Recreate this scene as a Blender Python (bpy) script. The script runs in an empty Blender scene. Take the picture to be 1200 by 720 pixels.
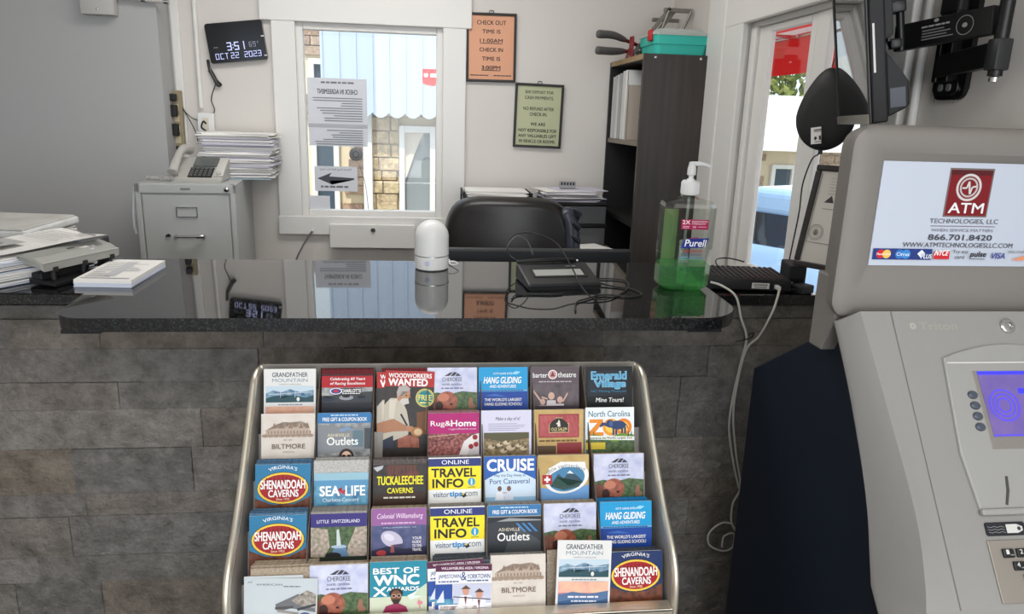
import bpy, bmesh, math, random
from mathutils import Vector, Matrix, Euler
random.seed(7)
SC = bpy.context.scene
COL = SC.collection
PI = math.pi
rad = math.radians

# ------------------------------------------------------------------ camera
def cam_axes():
    yaw, pit, roll = rad(6.911), rad(14.378), rad(1.8025)
    f = Vector((math.sin(yaw)*math.cos(pit), math.cos(yaw)*math.cos(pit), -math.sin(pit)))
    r = Vector((math.cos(yaw), -math.sin(yaw), 0))
    u = r.cross(f)
    return r*math.cos(roll)+u*math.sin(roll), u*math.cos(roll)-r*math.sin(roll), f
_r, _u, _f = cam_axes()
cd = bpy.data.cameras.new('camera')
cd.sensor_fit = 'HORIZONTAL'; cd.sensor_width = 36.0; cd.lens = 865.2/1200*36
cd.clip_start = 0.02; cd.clip_end = 200
cam = bpy.data.objects.new('camera', cd); COL.objects.link(cam)
m = Matrix((_r, _u, -_f)).transposed().to_4x4(); m.translation = (0, 0, 1.5)
cam.matrix_world = m
SC.camera = cam

# ------------------------------------------------------------------ light and exposure
SC.view_settings.view_transform = 'Standard'
SC.view_settings.look = 'None'
SC.view_settings.gamma = 1.0
SC.view_settings.use_curve_mapping = False
SC.view_settings.exposure = 0.0
w = bpy.data.worlds.new('world'); SC.world = w; w.use_nodes = True
bg = w.node_tree.nodes['Background']
bg.inputs[0].default_value = (0.78, 0.88, 1.0, 1); bg.inputs[1].default_value = 2.0

def sun(name, rot, energy, color):
    d = bpy.data.lights.new(name, 'SUN'); d.energy = energy; d.color = color; d.angle = rad(0.6)
    o = bpy.data.objects.new(name, d); COL.objects.link(o); o.rotation_euler = rot; return o
def area(name, loc, rot, sx, sy, energy, color):
    d = bpy.data.lights.new(name, 'AREA'); d.shape = 'RECTANGLE'; d.size = sx; d.size_y = sy
    d.energy = energy; d.color = color
    o = bpy.data.objects.new(name, d); COL.objects.link(o); o.location = loc; o.rotation_euler = rot; return o
sun('sun', (rad(38), 0, rad(-12)), 3.3, (1.0, 0.95, 0.86))
# added unseen ceiling fill over the lobby and over the office, daylight from the entrance behind the camera
area('ceiling_fill_lobby', (0.1, -0.5, 2.42), (0, 0, 0), 1.2, 0.6, 30, (1.0, 0.98, 0.95))
area('ceiling_fill_office', (-0.2, 2.5, 2.42), (0, 0, 0), 1.2, 0.5, 17, (1.0, 0.98, 0.955))
area('entrance_daylight', (0.6, -2.2, 1.5), (rad(88), 0, rad(8)), 2.4, 1.8, 50, (0.96, 0.98, 1.0))

# ------------------------------------------------------------------ materials
def lin(c):
    def g(v):
        v = v/255.0
        return v/12.92 if v <= 0.04045 else ((v+0.055)/1.055)**2.4
    return (g(c[0]), g(c[1]), g(c[2]), 1.0)
MATS = {}
def mat(name, rgb=(200, 200, 200), rough=0.6, metal=0.0, spec=0.5, noise=None, bump=None, emit=0.0, trans=0.0, ior=1.45, coat=0.0):
    """noise=(rgb2, scale, contrast)  bump=(scale, strength)"""
    if name in MATS: return MATS[name]
    M = bpy.data.materials.new(name); M.use_nodes = True; MATS[name] = M
    nt = M.node_tree; b = nt.nodes['Principled BSDF']
    b.inputs['Base Color'].default_value = lin(rgb)
    b.inputs['Roughness'].default_value = rough
    b.inputs['Metallic'].default_value = metal
    b.inputs['Specular IOR Level'].default_value = spec
    b.inputs['IOR'].default_value = ior
    b.inputs['Coat Weight'].default_value = coat
    b.inputs['Transmission Weight'].default_value = trans
    if emit:
        b.inputs['Emission Color'].default_value = lin(rgb); b.inputs['Emission Strength'].default_value = emit
    if noise or bump:
        tc = nt.nodes.new('ShaderNodeTexCoord')
    if noise:
        n = nt.nodes.new('ShaderNodeTexNoise'); n.inputs['Scale'].default_value = noise[1]; n.inputs['Detail'].default_value = 5
        nt.links.new(tc.outputs['Object'], n.inputs['Vector'])
        r = nt.nodes.new('ShaderNodeValToRGB')
        k = noise[2] if len(noise) > 2 else 0.2
        r.color_ramp.elements[0].position = 0.5-k; r.color_ramp.elements[1].position = 0.5+k
        r.color_ramp.elements[0].color = lin(rgb); r.color_ramp.elements[1].color = lin(noise[0])
        nt.links.new(n.outputs['Fac'], r.inputs[0]); nt.links.new(r.outputs[0], b.inputs['Base Color'])
    if bump:
        n2 = nt.nodes.new('ShaderNodeTexNoise'); n2.inputs['Scale'].default_value = bump[0]; n2.inputs['Detail'].default_value = 6
        nt.links.new(tc.outputs['Object'], n2.inputs['Vector'])
        bp = nt.nodes.new('ShaderNodeBump'); bp.inputs['Strength'].default_value = bump[1]; bp.inputs['Distance'].default_value = 0.01
        nt.links.new(n2.outputs['Fac'], bp.inputs['Height']); nt.links.new(bp.outputs[0], b.inputs['Normal'])
    return M
def ink(c):
    """matte-satin printing ink of one colour"""
    if isinstance(c, str): return MATS[c]
    return mat('ink_%d_%d_%d' % c, c, 0.45, spec=0.35)
def clear(name, tint=(255, 255, 255), refl=0.10, rough=0.0, haze=0.0):
    if name in MATS: return MATS[name]
    M = bpy.data.materials.new(name); M.use_nodes = True; MATS[name] = M
    nt = M.node_tree; nt.nodes.remove(nt.nodes['Principled BSDF']); out = nt.nodes['Material Output']
    t = nt.nodes.new('ShaderNodeBsdfTransparent'); t.inputs[0].default_value = lin(tint)
    g = nt.nodes.new('ShaderNodeBsdfGlossy'); g.inputs['Roughness'].default_value = rough
    lw = nt.nodes.new('ShaderNodeLayerWeight'); lw.inputs[0].default_value = 0.5
    pw = nt.nodes.new('ShaderNodeMath'); pw.operation = 'POWER'; pw.inputs[1].default_value = 4.0
    fr = nt.nodes.new('ShaderNodeMath'); fr.operation = 'MULTIPLY_ADD'; fr.inputs[1].default_value = 0.6; fr.inputs[2].default_value = refl*0.3
    nt.links.new(lw.outputs['Facing'], pw.inputs[0]); nt.links.new(pw.outputs[0], fr.inputs[0])
    mx = nt.nodes.new('ShaderNodeMixShader')
    nt.links.new(fr.outputs[0], mx.inputs[0]); nt.links.new(t.outputs[0], mx.inputs[1]); nt.links.new(g.outputs[0], mx.inputs[2])
    last = mx
    if haze:
        d = nt.nodes.new('ShaderNodeBsdfDiffuse'); d.inputs[0].default_value = lin(tint)
        m2 = nt.nodes.new('ShaderNodeMixShader'); m2.inputs[0].default_value = haze
        nt.links.new(mx.outputs[0], m2.inputs[1]); nt.links.new(d.outputs[0], m2.inputs[2]); last = m2
    nt.links.new(last.outputs[0], out.inputs[0])
    return M

def granite(name='black_granite', rough=0.03, ior=2.3):
    M = mat(name, (16, 16, 18), rough, spec=0.5, ior=ior)
    nt = M.node_tree; b = nt.nodes['Principled BSDF']
    tc = nt.nodes.new('ShaderNodeTexCoord')
    v = nt.nodes.new('ShaderNodeTexVoronoi'); v.inputs['Scale'].default_value = 320
    r = nt.nodes.new('ShaderNodeValToRGB')
    e = r.color_ramp.elements
    e[0].position = 0.55; e[0].color = lin((13, 13, 15)); e[1].position = 0.95; e[1].color = lin((74, 75, 74))
    n = nt.nodes.new('ShaderNodeTexNoise'); n.inputs['Scale'].default_value = 60
    mx = nt.nodes.new('ShaderNodeMix'); mx.data_type = 'RGBA'; mx.blend_type = 'MULTIPLY'; mx.inputs[0].default_value = 0.6
    nt.links.new(tc.outputs['Object'], v.inputs['Vector']); nt.links.new(tc.outputs['Object'], n.inputs['Vector'])
    nt.links.new(v.outputs['Color'], r.inputs[0]); nt.links.new(r.outputs[0], mx.inputs[6]); nt.links.new(n.outputs['Color'], mx.inputs[7])
    nt.links.new(mx.outputs[2], b.inputs['Base Color'])
    return M
def stone_mat(name, ramp, rough=0.75, strength=0.7, veins=(150, 146, 138)):
    """split-face stone: one tone per block, mottling, pale veins and a rough face"""
    if name in MATS: return MATS[name]
    M = bpy.data.materials.new(name); M.use_nodes = True; MATS[name] = M
    nt = M.node_tree; b = nt.nodes['Principled BSDF']; b.inputs['Roughness'].default_value = rough
    L = nt.links.new
    tc = nt.nodes.new('ShaderNodeTexCoord')
    geo = nt.nodes.new('ShaderNodeNewGeometry')
    r = nt.nodes.new('ShaderNodeValToRGB'); r.color_ramp.interpolation = 'LINEAR'
    r.color_ramp.elements[0].color = lin(ramp[0]); r.color_ramp.elements[1].color = lin(ramp[-1])
    for i, c in enumerate(ramp[1:-1]):
        e = r.color_ramp.elements.new((i+1)/(len(ramp)-1)); e.color = lin(c)
    L(geo.outputs['Random Per Island'], r.inputs[0])
    n1 = nt.nodes.new('ShaderNodeTexNoise'); n1.inputs['Scale'].default_value = 16; n1.inputs['Detail'].default_value = 10; n1.inputs['Roughness'].default_value = 0.72
    n1.inputs['Distortion'].default_value = 0.15
    L(tc.outputs['Object'], n1.inputs['Vector'])
    r1 = nt.nodes.new('ShaderNodeValToRGB'); r1.color_ramp.elements[0].position = 0.3; r1.color_ramp.elements[1].position = 0.72
    r1.color_ramp.elements[0].color = (0.42, 0.40, 0.37, 1); r1.color_ramp.elements[1].color = (1.3, 1.27, 1.24, 1)
    L(n1.outputs['Fac'], r1.inputs[0])
    mu = nt.nodes.new('ShaderNodeMix'); mu.data_type = 'RGBA'; mu.blend_type = 'MULTIPLY'; mu.inputs[0].default_value = 1
    L(r.outputs[0], mu.inputs[6]); L(r1.outputs[0], mu.inputs[7])
    n2 = nt.nodes.new('ShaderNodeTexNoise'); n2.inputs['Scale'].default_value = 14; n2.inputs['Detail'].default_value = 9; n2.inputs['Roughness'].default_value = 0.75
    n2.inputs['Distortion'].default_value = 0.5
    L(tc.outputs['Object'], n2.inputs['Vector'])
    r2 = nt.nodes.new('ShaderNodeValToRGB'); r2.color_ramp.elements[0].position = 0.56; r2.color_ramp.elements[1].position = 0.72
    L(n2.outputs['Fac'], r2.inputs[0])
    mv = nt.nodes.new('ShaderNodeMix'); mv.data_type = 'RGBA'
    L(r2.outputs[0], mv.inputs[0]); L(mu.outputs[2], mv.inputs[6]); mv.inputs[7].default_value = lin(veins)
    L(mv.outputs[2], b.inputs['Base Color'])
    n3 = nt.nodes.new('ShaderNodeTexNoise'); n3.inputs['Scale'].default_value = 26; n3.inputs['Detail'].default_value = 9; n3.inputs['Roughness'].default_value = 0.62
    L(tc.outputs['Object'], n3.inputs['Vector'])
    bp = nt.nodes.new('ShaderNodeBump'); bp.inputs['Strength'].default_value = strength; bp.inputs['Distance'].default_value = 0.05
    L(n3.outputs['Fac'], bp.inputs['Height']); L(bp.outputs[0], b.inputs['Normal'])
    return M
def wood_mat(name, a, bcol, scale=(2, 30, 30), rough=0.45):
    if name in MATS: return MATS[name]
    M = bpy.data.materials.new(name); M.use_nodes = True; MATS[name] = M
    nt = M.node_tree; b = nt.nodes['Principled BSDF']; b.inputs['Roughness'].default_value = rough
    tc = nt.nodes.new('ShaderNodeTexCoord'); mp = nt.nodes.new('ShaderNodeMapping'); mp.inputs['Scale'].default_value = scale
    n = nt.nodes.new('ShaderNodeTexNoise'); n.inputs['Scale'].default_value = 3; n.inputs['Detail'].default_value = 6
    r = nt.nodes.new('ShaderNodeValToRGB'); r.color_ramp.elements[0].position = 0.35; r.color_ramp.elements[1].position = 0.65
    r.color_ramp.elements[0].color = lin(a); r.color_ramp.elements[1].color = lin(bcol)
    nt.links.new(tc.outputs['Object'], mp.inputs[0]); nt.links.new(mp.outputs[0], n.inputs['Vector'])
    nt.links.new(n.outputs['Fac'], r.inputs[0]); nt.links.new(r.outputs[0], b.inputs['Base Color'])
    return M

WALL = mat('white_wall_paint', (214, 209, 203), 0.7, bump=(40, 0.03))
PARTITION = mat('grey_wall_paint', (176, 176, 176), 0.62, bump=(30, 0.03))
TRIMW = mat('white_gloss_paint', (226, 224, 220), 0.4)
FLOOR = mat('floor_vinyl', (120, 112, 104), 0.5, noise=((100, 94, 88), 6))
CEIL = mat('ceiling_paint', (232, 230, 226), 0.8)
GRAN = granite()
GRANE = MATS['honed'] = granite('honed_granite_edge', 0.28, 1.5)
STONE = stone_mat('slate_ledger_stone', [(124, 122, 119), (142, 139, 135), (134, 126, 116), (152, 149, 145), (130, 128, 127), (142, 133, 122)])
PALESTONE = stone_mat('pale_top_course', [(118, 115, 111), (130, 127, 123)], veins=(206, 202, 196))
TANSTONE = stone_mat('tan_building_stone', [(222, 200, 160), (206, 182, 142), (230, 210, 174), (214, 192, 158)], rough=0.9, veins=(230, 215, 190))
GLASS = clear('window_glass', (250, 252, 250), 0.10)
BLACKP = mat('black_plastic', (22, 22, 24), 0.35)
BLACKM = mat('matt_black_plastic', (28, 28, 30), 0.6)
CHROME = mat('chrome', (205, 205, 205), 0.18, metal=1.0)
ALU = mat('brushed_aluminium', (226, 220, 204), 0.36, metal=0.85)
PAPER = mat('white_paper', (232, 230, 226), 0.8, spec=0.2)
WHITEP = mat('white_plastic', (228, 228, 226), 0.35)
GREYMETAL = mat('grey_cabinet_enamel', (178, 180, 178), 0.38)

# ------------------------------------------------------------------ mesh builder
class MB:
    def __init__(s): s.v = []; s.f = []; s.mi = []; s.sm = []; s.mats = []
    def m(s, mt):
        if mt not in s.mats: s.mats.append(mt)
        return s.mats.index(mt)
    def add(s, vs, fs, mt, M=None, smooth=False):
        o = len(s.v); k = s.m(mt)
        for v in vs:
            v = Vector(v); s.v.append(tuple(M @ v) if M is not None else tuple(v))
        for f in fs: s.f.append([o+i for i in f]); s.mi.append(k); s.sm.append(smooth)
        return s
    def box(s, a, b, mt, bev=0.0, M=None, seg=2):
        bm = bmesh.new(); bmesh.ops.create_cube(bm, size=1)
        c = [(a[i]+b[i])/2 for i in range(3)]; d = [abs(b[i]-a[i]) for i in range(3)]
        for v in bm.verts: v.co = Vector((c[0]+v.co.x*d[0], c[1]+v.co.y*d[1], c[2]+v.co.z*d[2]))
        if bev: bmesh.ops.bevel(bm, geom=bm.edges[:], offset=min(bev, min(d)*0.49), segments=seg, affect='EDGES', profile=0.5)
        return s.bm(bm, mt, M)
    def bm(s, bm, mt, M=None, smooth=False):
        bmesh.ops.recalc_face_normals(bm, faces=bm.faces[:])
        bm.verts.ensure_lookup_table(); bm.verts.index_update()
        s.add([v.co.copy() for v in bm.verts], [[v.index for v in f.verts] for f in bm.faces], mt, M, smooth); bm.free(); return s
    def prism(s, poly, axis, a, b, mt, bev=0.0, M=None, seg=2, smooth=False):
        """poly of 2-D points swept from a to b along axis (0: points are y,z; 1: x,z; 2: x,y)"""
        bm = bmesh.new()
        def P(p, t): return [(t, p[0], p[1]), (p[0], t, p[1]), (p[0], p[1], t)][axis]
        A = [bm.verts.new(P(p, a)) for p in poly]; B = [bm.verts.new(P(p, b)) for p in poly]
        n = len(poly)
        fa = bm.faces.new(A); fb = bm.faces.new(B[::-1])
        for i in range(n): bm.faces.new((A[i], A[(i+1) % n], B[(i+1) % n], B[i]))
        if bev:
            es = list(fa.edges)+list(fb.edges)
            bmesh.ops.bevel(bm, geom=es, offset=bev, segments=seg, affect='EDGES', profile=0.5)
        return s.bm(bm, mt, M, smooth)
    def tube(s, pts, r, mt, n=8, M=None, closed=False):
        pts = [Vector(p) for p in pts]; vs = []; fs = []
        N = len(pts); up = Vector((0, 0, 1)); pn = None
        for i, p in enumerate(pts):
            if closed: t = pts[(i+1) % N]-pts[i-1]
            else: t = pts[min(i+1, N-1)]-pts[max(i-1, 0)]
            t.normalize()
            if pn is None:
                a = t.cross(up)
                if a.length < 1e-3: a = t.cross(Vector((1, 0, 0)))
            else: a = pn - t*pn.dot(t)
            a.normalize(); pn = a; bb = t.cross(a)
            rr = r[i] if isinstance(r, (list, tuple)) else r
            for k in range(n):
                q = 2*PI*k/n; vs.append(p+a*math.cos(q)*rr+bb*math.sin(q)*rr)
        for i in range(N if closed else N-1):
            for k in range(n):
                i2 = (i+1) % N
                fs.append((i*n+k, i*n+(k+1) % n, i2*n+(k+1) % n, i2*n+k))
        if not closed: fs.append(tuple(range(n))[::-1]); fs.append(tuple(range((N-1)*n, N*n)))
        return s.add(vs, fs, mt, M, True)
    def lathe(s, prof, mt, n=24, M=None, smooth=True):
        vs = []; fs = []
        for r, z in prof:
            for k in range(n): vs.append((r*math.cos(2*PI*k/n), r*math.sin(2*PI*k/n), z))
        for i in range(len(prof)-1):
            for k in range(n): fs.append((i*n+k, i*n+(k+1) % n, (i+1)*n+(k+1) % n, (i+1)*n+k))
        fs.append(tuple(range(n))[::-1]); fs.append(tuple(range((len(prof)-1)*n, len(prof)*n)))
        return s.add(vs, fs, mt, M, smooth)
    def loft(s, rings, mt, M=None, smooth=True, cap=True):
        vs = []; fs = []; n = len(rings[0])
        for R in rings: vs += list(R)
        for i in range(len(rings)-1):
            for k in range(n): fs.append((i*n+k, i*n+(k+1) % n, (i+1)*n+(k+1) % n, (i+1)*n+k))
        if cap: fs.append(tuple(range(n))[::-1]); fs.append(tuple(range((len(rings)-1)*n, len(rings)*n)))
        return s.add(vs, fs, mt, M, smooth)
    def build(s, name, parent=None, loc=None, rot=None, recalc=False):
        me = bpy.data.meshes.new(name); me.from_pydata(s.v, [], s.f)
        for mt in s.mats: me.materials.append(mt)
        me.polygons.foreach_set('material_index', s.mi); me.polygons.foreach_set('use_smooth', s.sm)
        if recalc:
            bm = bmesh.new(); bm.from_mesh(me); bmesh.ops.recalc_face_normals(bm, faces=bm.faces[:]); bm.to_mesh(me); bm.free()
        me.update()
        if any(s.sm):
            try: me.set_sharp_from_angle(angle=rad(40))
            except Exception: pass
        o = bpy.data.objects.new(name, me); COL.objects.link(o)
        if parent: o.parent = parent
        if loc: o.location = loc
        if rot: o.rotation_euler = rot
        return o
def T(x, y, z): return Matrix.Translation((x, y, z))
def R(a, ax): return Matrix.Rotation(rad(a), 4, ax)
def rrect(x0, y0, x1, y1, r, n=5):
    P = []
    for cx, cy, a in ((x1-r, y1-r, 0), (x0+r, y1-r, 90), (x0+r, y0+r, 180), (x1-r, y0+r, 270)):
        for i in range(n+1):
            q = rad(a+90*i/n); P.append((cx+r*math.cos(q), cy+r*math.sin(q)))
    return P
def spline(pts, n=6):
    P = [Vector(p) for p in pts]; out = []
    for i in range(len(P)-1):
        p0 = P[max(i-1, 0)]; p1 = P[i]; p2 = P[i+1]; p3 = P[min(i+2, len(P)-1)]
        for k in range(n):
            t = k/n
            out.append(0.5*((2*p1)+(p2-p0)*t+(2*p0-5*p1+4*p2-p3)*t*t+(3*p1-p0-3*p2+p3)*t**3))
    out.append(P[-1]); return out
def tag(o, label, cat, group=None, kind=None):
    o['label'] = label; o['category'] = cat
    if group: o['group'] = group
    if kind: o['kind'] = kind
    return o
def thing(name, label, cat, loc=(0, 0, 0), rot=(0, 0, 0), group=None):
    o = bpy.data.objects.new(name, None); COL.objects.link(o); o.empty_display_size = 0.05
    o.location = loc; o.rotation_euler = rot
    return tag(o, label, cat, group)
def struct(o): o['kind'] = 'structure'; return o

# ------------------------------------------------------------------ lettering and print
_tx = {}
def glyphs(s, bold):
    k = (s, bold)
    if k in _tx: return _tx[k]
    c = bpy.data.curves.new('t', 'FONT'); c.body = s; c.size = 1; c.offset = bold; c.resolution_u = 3; c.fill_mode = 'FRONT'
    o = bpy.data.objects.new('t', c); me = bpy.data.meshes.new_from_object(o)
    V = [(v.co.x, v.co.y) for v in me.vertices]; Fs = [tuple(p.vertices) for p in me.polygons]
    bpy.data.objects.remove(o); bpy.data.curves.remove(c); bpy.data.meshes.remove(me)
    if not V: V = [(0, 0)]
    x0 = min(v[0] for v in V); x1 = max(v[0] for v in V); y0 = min(v[1] for v in V); y1 = max(v[1] for v in V)
    dx = max(x1-x0, 1e-6); dy = max(y1-y0, 1e-6)
    _tx[k] = ([((v[0]-x0)/dx, (v[1]-y0)/dy) for v in V], Fs, dx/dy)
    return _tx[k]
class Print:
    """flat print on a face. Page units: x to the right 0..100, y down; sc = metres per unit"""
    def __init__(s, mb, M, sc, step=0.00008, flip=False, z0=0.0002):
        s.mb = mb; s.M = M; s.sc = sc; s.z = z0; s.step = step; s.flip = flip
    def _put(s, pts, faces, col):
        z = s.z; s.z += s.step
        vs = [s.M @ Vector(((x-50)*s.sc*(-1 if s.flip else 1), -z, -y*s.sc)) for x, y in pts]
        s.mb.add(vs, faces, ink(col))
    def poly(s, pts, col):
        bm = bmesh.new(); f = bm.faces.new([bm.verts.new((p[0], p[1], 0)) for p in pts])
        bm.verts.index_update(); bmesh.ops.triangulate(bm, faces=[f])
        P = [(v.co.x, v.co.y) for v in bm.verts]; Fs = []
        for g in bm.faces:
            a, b, c = [v.co for v in g.verts]
            ar = (b.x-a.x)*(c.y-a.y)-(b.y-a.y)*(c.x-a.x)
            idx = [v.index for v in g.verts]
            Fs.append(idx if (ar < 0) != s.flip else idx[::-1])
        bm.free(); s._put(P, Fs, col); return s
    def rect(s, x0, y0, x1, y1, col): return s.poly([(x0, y0), (x1, y0), (x1, y1), (x0, y1)], col)
    def ell(s, cx, cy, rx, ry, col, rot=0, n=28):
        c, d = math.cos(rad(rot)), math.sin(rad(rot))
        return s.poly([(cx+rx*math.cos(2*PI*i/n)*c-ry*math.sin(2*PI*i/n)*d, cy+rx*math.cos(2*PI*i/n)*d+ry*math.sin(2*PI*i/n)*c) for i in range(n)], col)
    def ring(s, cx, cy, r0, r1, col, n=28, a0=0, a1=360, ky=1.0):
        P = []
        for i in range(n+1):
            q = rad(a0+(a1-a0)*i/n)
            P += [(cx+r0*math.cos(q), cy+ky*r0*math.sin(q)), (cx+r1*math.cos(q), cy+ky*r1*math.sin(q))]
        s._put(P, [(2*i, 2*i+1, 2*i+3, 2*i+2) for i in range(n)], col); return s
    def line(s, x0, y0, x1, y1, wd, col):
        L = math.hypot(x1-x0, y1-y0) or 1; nx, ny = -(y1-y0)/L*wd/2, (x1-x0)/L*wd/2
        return s.poly([(x0+nx, y0+ny), (x1+nx, y1+ny), (x1-nx, y1-ny), (x0-nx, y0-ny)], col)
    def text(s, t, x0, y0, x1, y1, col, bold=0.0, shear=0.0, outline=None):
        hh = y1-y0
        if t == '~':               # lettering too small to read: a row of word-long strokes
            q = random.Random(int(x0*7+y0*13)); x = x0
            while x < x1-0.05*(x1-x0):
                e = min(x+hh*q.uniform(1.2, 3.2), x1); s.rect(x, y0+hh*0.15, e, y1-hh*0.1, col); x = e+hh*0.45
            return s
        V, Fs, _ = glyphs(t, 0.0)
        if outline:
            s.text(t, x0-0.8, y0-0.8, x1+0.8, y1+0.8, outline, bold+0.05, shear)
        k = bold*hh*0.75
        st = s.step; s.step = 0.00003
        for dx, dy in (((0, 0),) if bold < 0.004 else ((-k, 0), (k, 0)) if bold < 0.018 else ((-k, -k), (k, -k), (-k, k), (k, k), (0, 0))):
            s._put([(x0+v[0]*(x1-x0)+shear*v[1]*hh+dx, y1-v[1]*hh+dy) for v in V], [f[::-1] for f in Fs] if s.flip else Fs, col)
        s.step = st; s.z += st
        return s
    def ctext(s, t, cx, y0, h, col, bold=0.0, wmax=200, k=1.0, shear=0.0):
        a = glyphs(t, bold)[2]*k*h; a = min(a, wmax)
        return s.text(t, cx-a/2, y0, cx+a/2, y0+h, col, bold, shear)
    def arc(s, t, cx, cy, rx, ry, a0, a1, h, col, bold=0.0, under=False):
        V, Fs, _ = glyphs(t, 0.0); P = []
        for u, v in V:
            q = rad(a0+(a1-a0)*u); k = (-h*v if under else h*v)
            P.append((cx+(rx+k)*math.cos(q), cy-(ry+k)*math.sin(q)))
        s._put(P, Fs, col); return s
    def lines(s, x0, y0, x1, n, dy, col, wd=1.2, rnd=0.3, left=True):
        for i in range(n):
            e = x1-(x1-x0)*rnd*random.random()
            if left: s.rect(x0, y0+i*dy, e, y0+i*dy+wd, col)
            else: s.rect(x0+(x1-e), y0+i*dy, x1, y0+i*dy+wd, col)
        return s
# printed picture textures
mat('pic_forest', (30, 52, 30), 0.5, noise=((96, 122, 76), 130, 0.22))
mat('pic_dark', (16, 14, 14), 0.45, noise=((52, 40, 34), 90, 0.2))
mat('pic_sky', (176, 182, 216), 0.45, noise=((222, 224, 240), 40, 0.2))
mat('pic_water', (24, 92, 140), 0.45, noise=((110, 178, 206), 60, 0.25))
mat('pic_ridge', (46, 92, 124), 0.45, noise=((150, 180, 200), 90, 0.2))
mat('pic_sunset', (226, 160, 150), 0.45, noise=((240, 196, 160), 50, 0.2))
mat('pic_carpet', (96, 34, 34), 0.5, noise=((170, 104, 96), 160, 0.12))
mat('pic_field', (74, 60, 38), 0.5, noise=((170, 150, 110), 130, 0.2))
mat('pic_cave', (22, 14, 10), 0.45, noise=((110, 44, 34), 70, 0.16))
mat('pic_rock', (70, 60, 54), 0.5, noise=((196, 188, 176), 120, 0.2))
mat('pic_blossom', (120, 130, 92), 0.5, noise=((206, 178, 176), 150, 0.18))
mat('pic_dusk', (40, 60, 106), 0.45, noise=((96, 96, 138), 50, 0.25))
mat('pic_grey', (88, 92, 96), 0.45, noise=((176, 178, 176), 60, 0.18))
mat('pic_stage', (52, 44, 50), 0.45, noise=((112, 98, 104), 40, 0.25))
mat('pic_people', (150, 130, 130), 0.5, noise=((226, 222, 220), 130, 0.12))
mat('pic_skin', (128, 62, 44), 0.45, noise=((178, 104, 78), 90, 0.2))
mat('pic_earth', (60, 34, 26), 0.5, noise=((132, 70, 44), 100, 0.2))
mat('pic_rose', (160, 58, 66), 0.5, noise=((186, 92, 92), 40, 0.2))
mat('pic_gold', (176, 142, 80), 0.45, noise=((204, 176, 112), 30, 0.25))
mat('pic_cream', (208, 198, 188), 0.55, noise=((224, 216, 206), 30, 0.3))

# ================================================================== THE SETTING
def wall_with_hole(name, axis, pos, thick, a0, a1, z0, z1, holes, mt):
    """wall in the plane axis=pos, spanning a0..a1 on the other axis, with rectangular openings (h0,h1,k0,k1)"""
    b = MB()
    def bx(p0, p1, q0, q1):
        if p1-p0 < 1e-4 or q1-q0 < 1e-4: return
        if axis == 'y': b.box((p0, pos, q0), (p1, pos+thick, q1), mt)
        else: b.box((pos, p0, q0), (pos+thick, p1, q1), mt)
    cur = a0
    for h0, h1, k0, k1 in sorted(holes):
        bx(cur, h0, z0, z1); bx(h0, h1, z0, k0); bx(h0, h1, k1, z1); cur = h1
    bx(cur, a1, z0, z1)
    return struct(b.build(name))
struct(MB().box((-2.5, -3.2, -0.1), (1.35, 3.6, 0), FLOOR).build('floor'))
struct(MB().box((-2.6, -3.2, 2.44), (1.4, 3.7, 2.54), CEIL).build('ceiling'))
wall_with_hole('wall_back', 'y', 3.45, 0.14, -2.5, 1.35, 0, 2.44, [(-0.565, 0.085, 1.03, 1.88)], WALL)
wall_with_hole('wall_right', 'x', 1.11, 0.05, -3.2, 3.45, 0, 2.44, [(1.80, 2.614, 0.97, 1.846)], WALL)
struct(MB().box((-2.5, -3.2, 0), (-2.4, 3.45, 2.44), WALL).build('wall_left'))
struct(MB().box((-2.4, 3.3, 0), (-1.072, 3.45, 2.44), PARTITION).build('wall_left_return'))
struct(MB().box((-1.064, 3.438, 0), (-1.03, 3.4495, 2.44), TRIMW, 0.003).build('trim_1'))

# back window: casing, sash and glass
b = MB()
b.box((-0.655, 3.428, 1.03), (-0.555, 3.4495, 1.98), TRIMW, 0.004)
b.box((0.075, 3.428, 1.03), (0.178, 3.4495, 1.98), TRIMW, 0.004)
b.box((-0.70, 3.424, 1.87), (0.20, 3.4495, 2.0), TRIMW, 0.004)
b.box((-0.66, 3.424, 0.955), (0.18, 3.4495, 1.04), TRIMW, 0.004)
struct(b.build('trim_2'))
wn = MB()
for x0, x1, z0, z1 in ((-0.565, -0.527, 1.03, 1.88), (0.047, 0.085, 1.03, 1.88), (-0.527, 0.047, 1.842, 1.88), (-0.527, 0.047, 1.03, 1.066)):
    wn.box((x0, 3.455, z0), (x1, 3.50, z1), TRIMW, 0.004)
window_1 = struct(wn.build('window_1'))
struct(MB().box((-0.53, 3.474, 1.06), (0.05, 3.479, 1.845), GLASS).build('glass', window_1))
# right window: wide casing, stepped jamb, two sliding sashes
b = MB()
b.box((1.088, 2.604, 0.9), (1.1095, 2.76, 1.98), TRIMW, 0.004)
b.box((1.082, 2.76, 0.9), (1.1095, 2.93, 2.0), TRIMW, 0.006)
b.box((1.088, 1.66, 0.9), (1.1095, 1.81, 1.98), TRIMW, 0.004)
b.box((1.086, 1.66, 1.84), (1.1095, 2.78, 1.98), TRIMW, 0.004)
struct(b.build('trim_3'))
wn = MB()
def fr(y0, y1, z0, z1, x0, x1): wn.box((x0, y0, z0), (x1, y1, z1), TRIMW, 0.005)
fr(2.57, 2.614, 0.97, 1.846, 1.122, 1.158); fr(1.80, 1.83, 0.97, 1.846, 1.122, 1.158)
fr(1.83, 2.57, 0.97, 0.998, 1.122, 1.158); fr(1.83, 2.57, 1.826, 1.846, 1.122, 1.158)
fr(2.483, 2.57, 0.998, 1.826, 1.136, 1.156); fr(2.178, 2.215, 0.998, 1.826, 1.136, 1.156)
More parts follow.
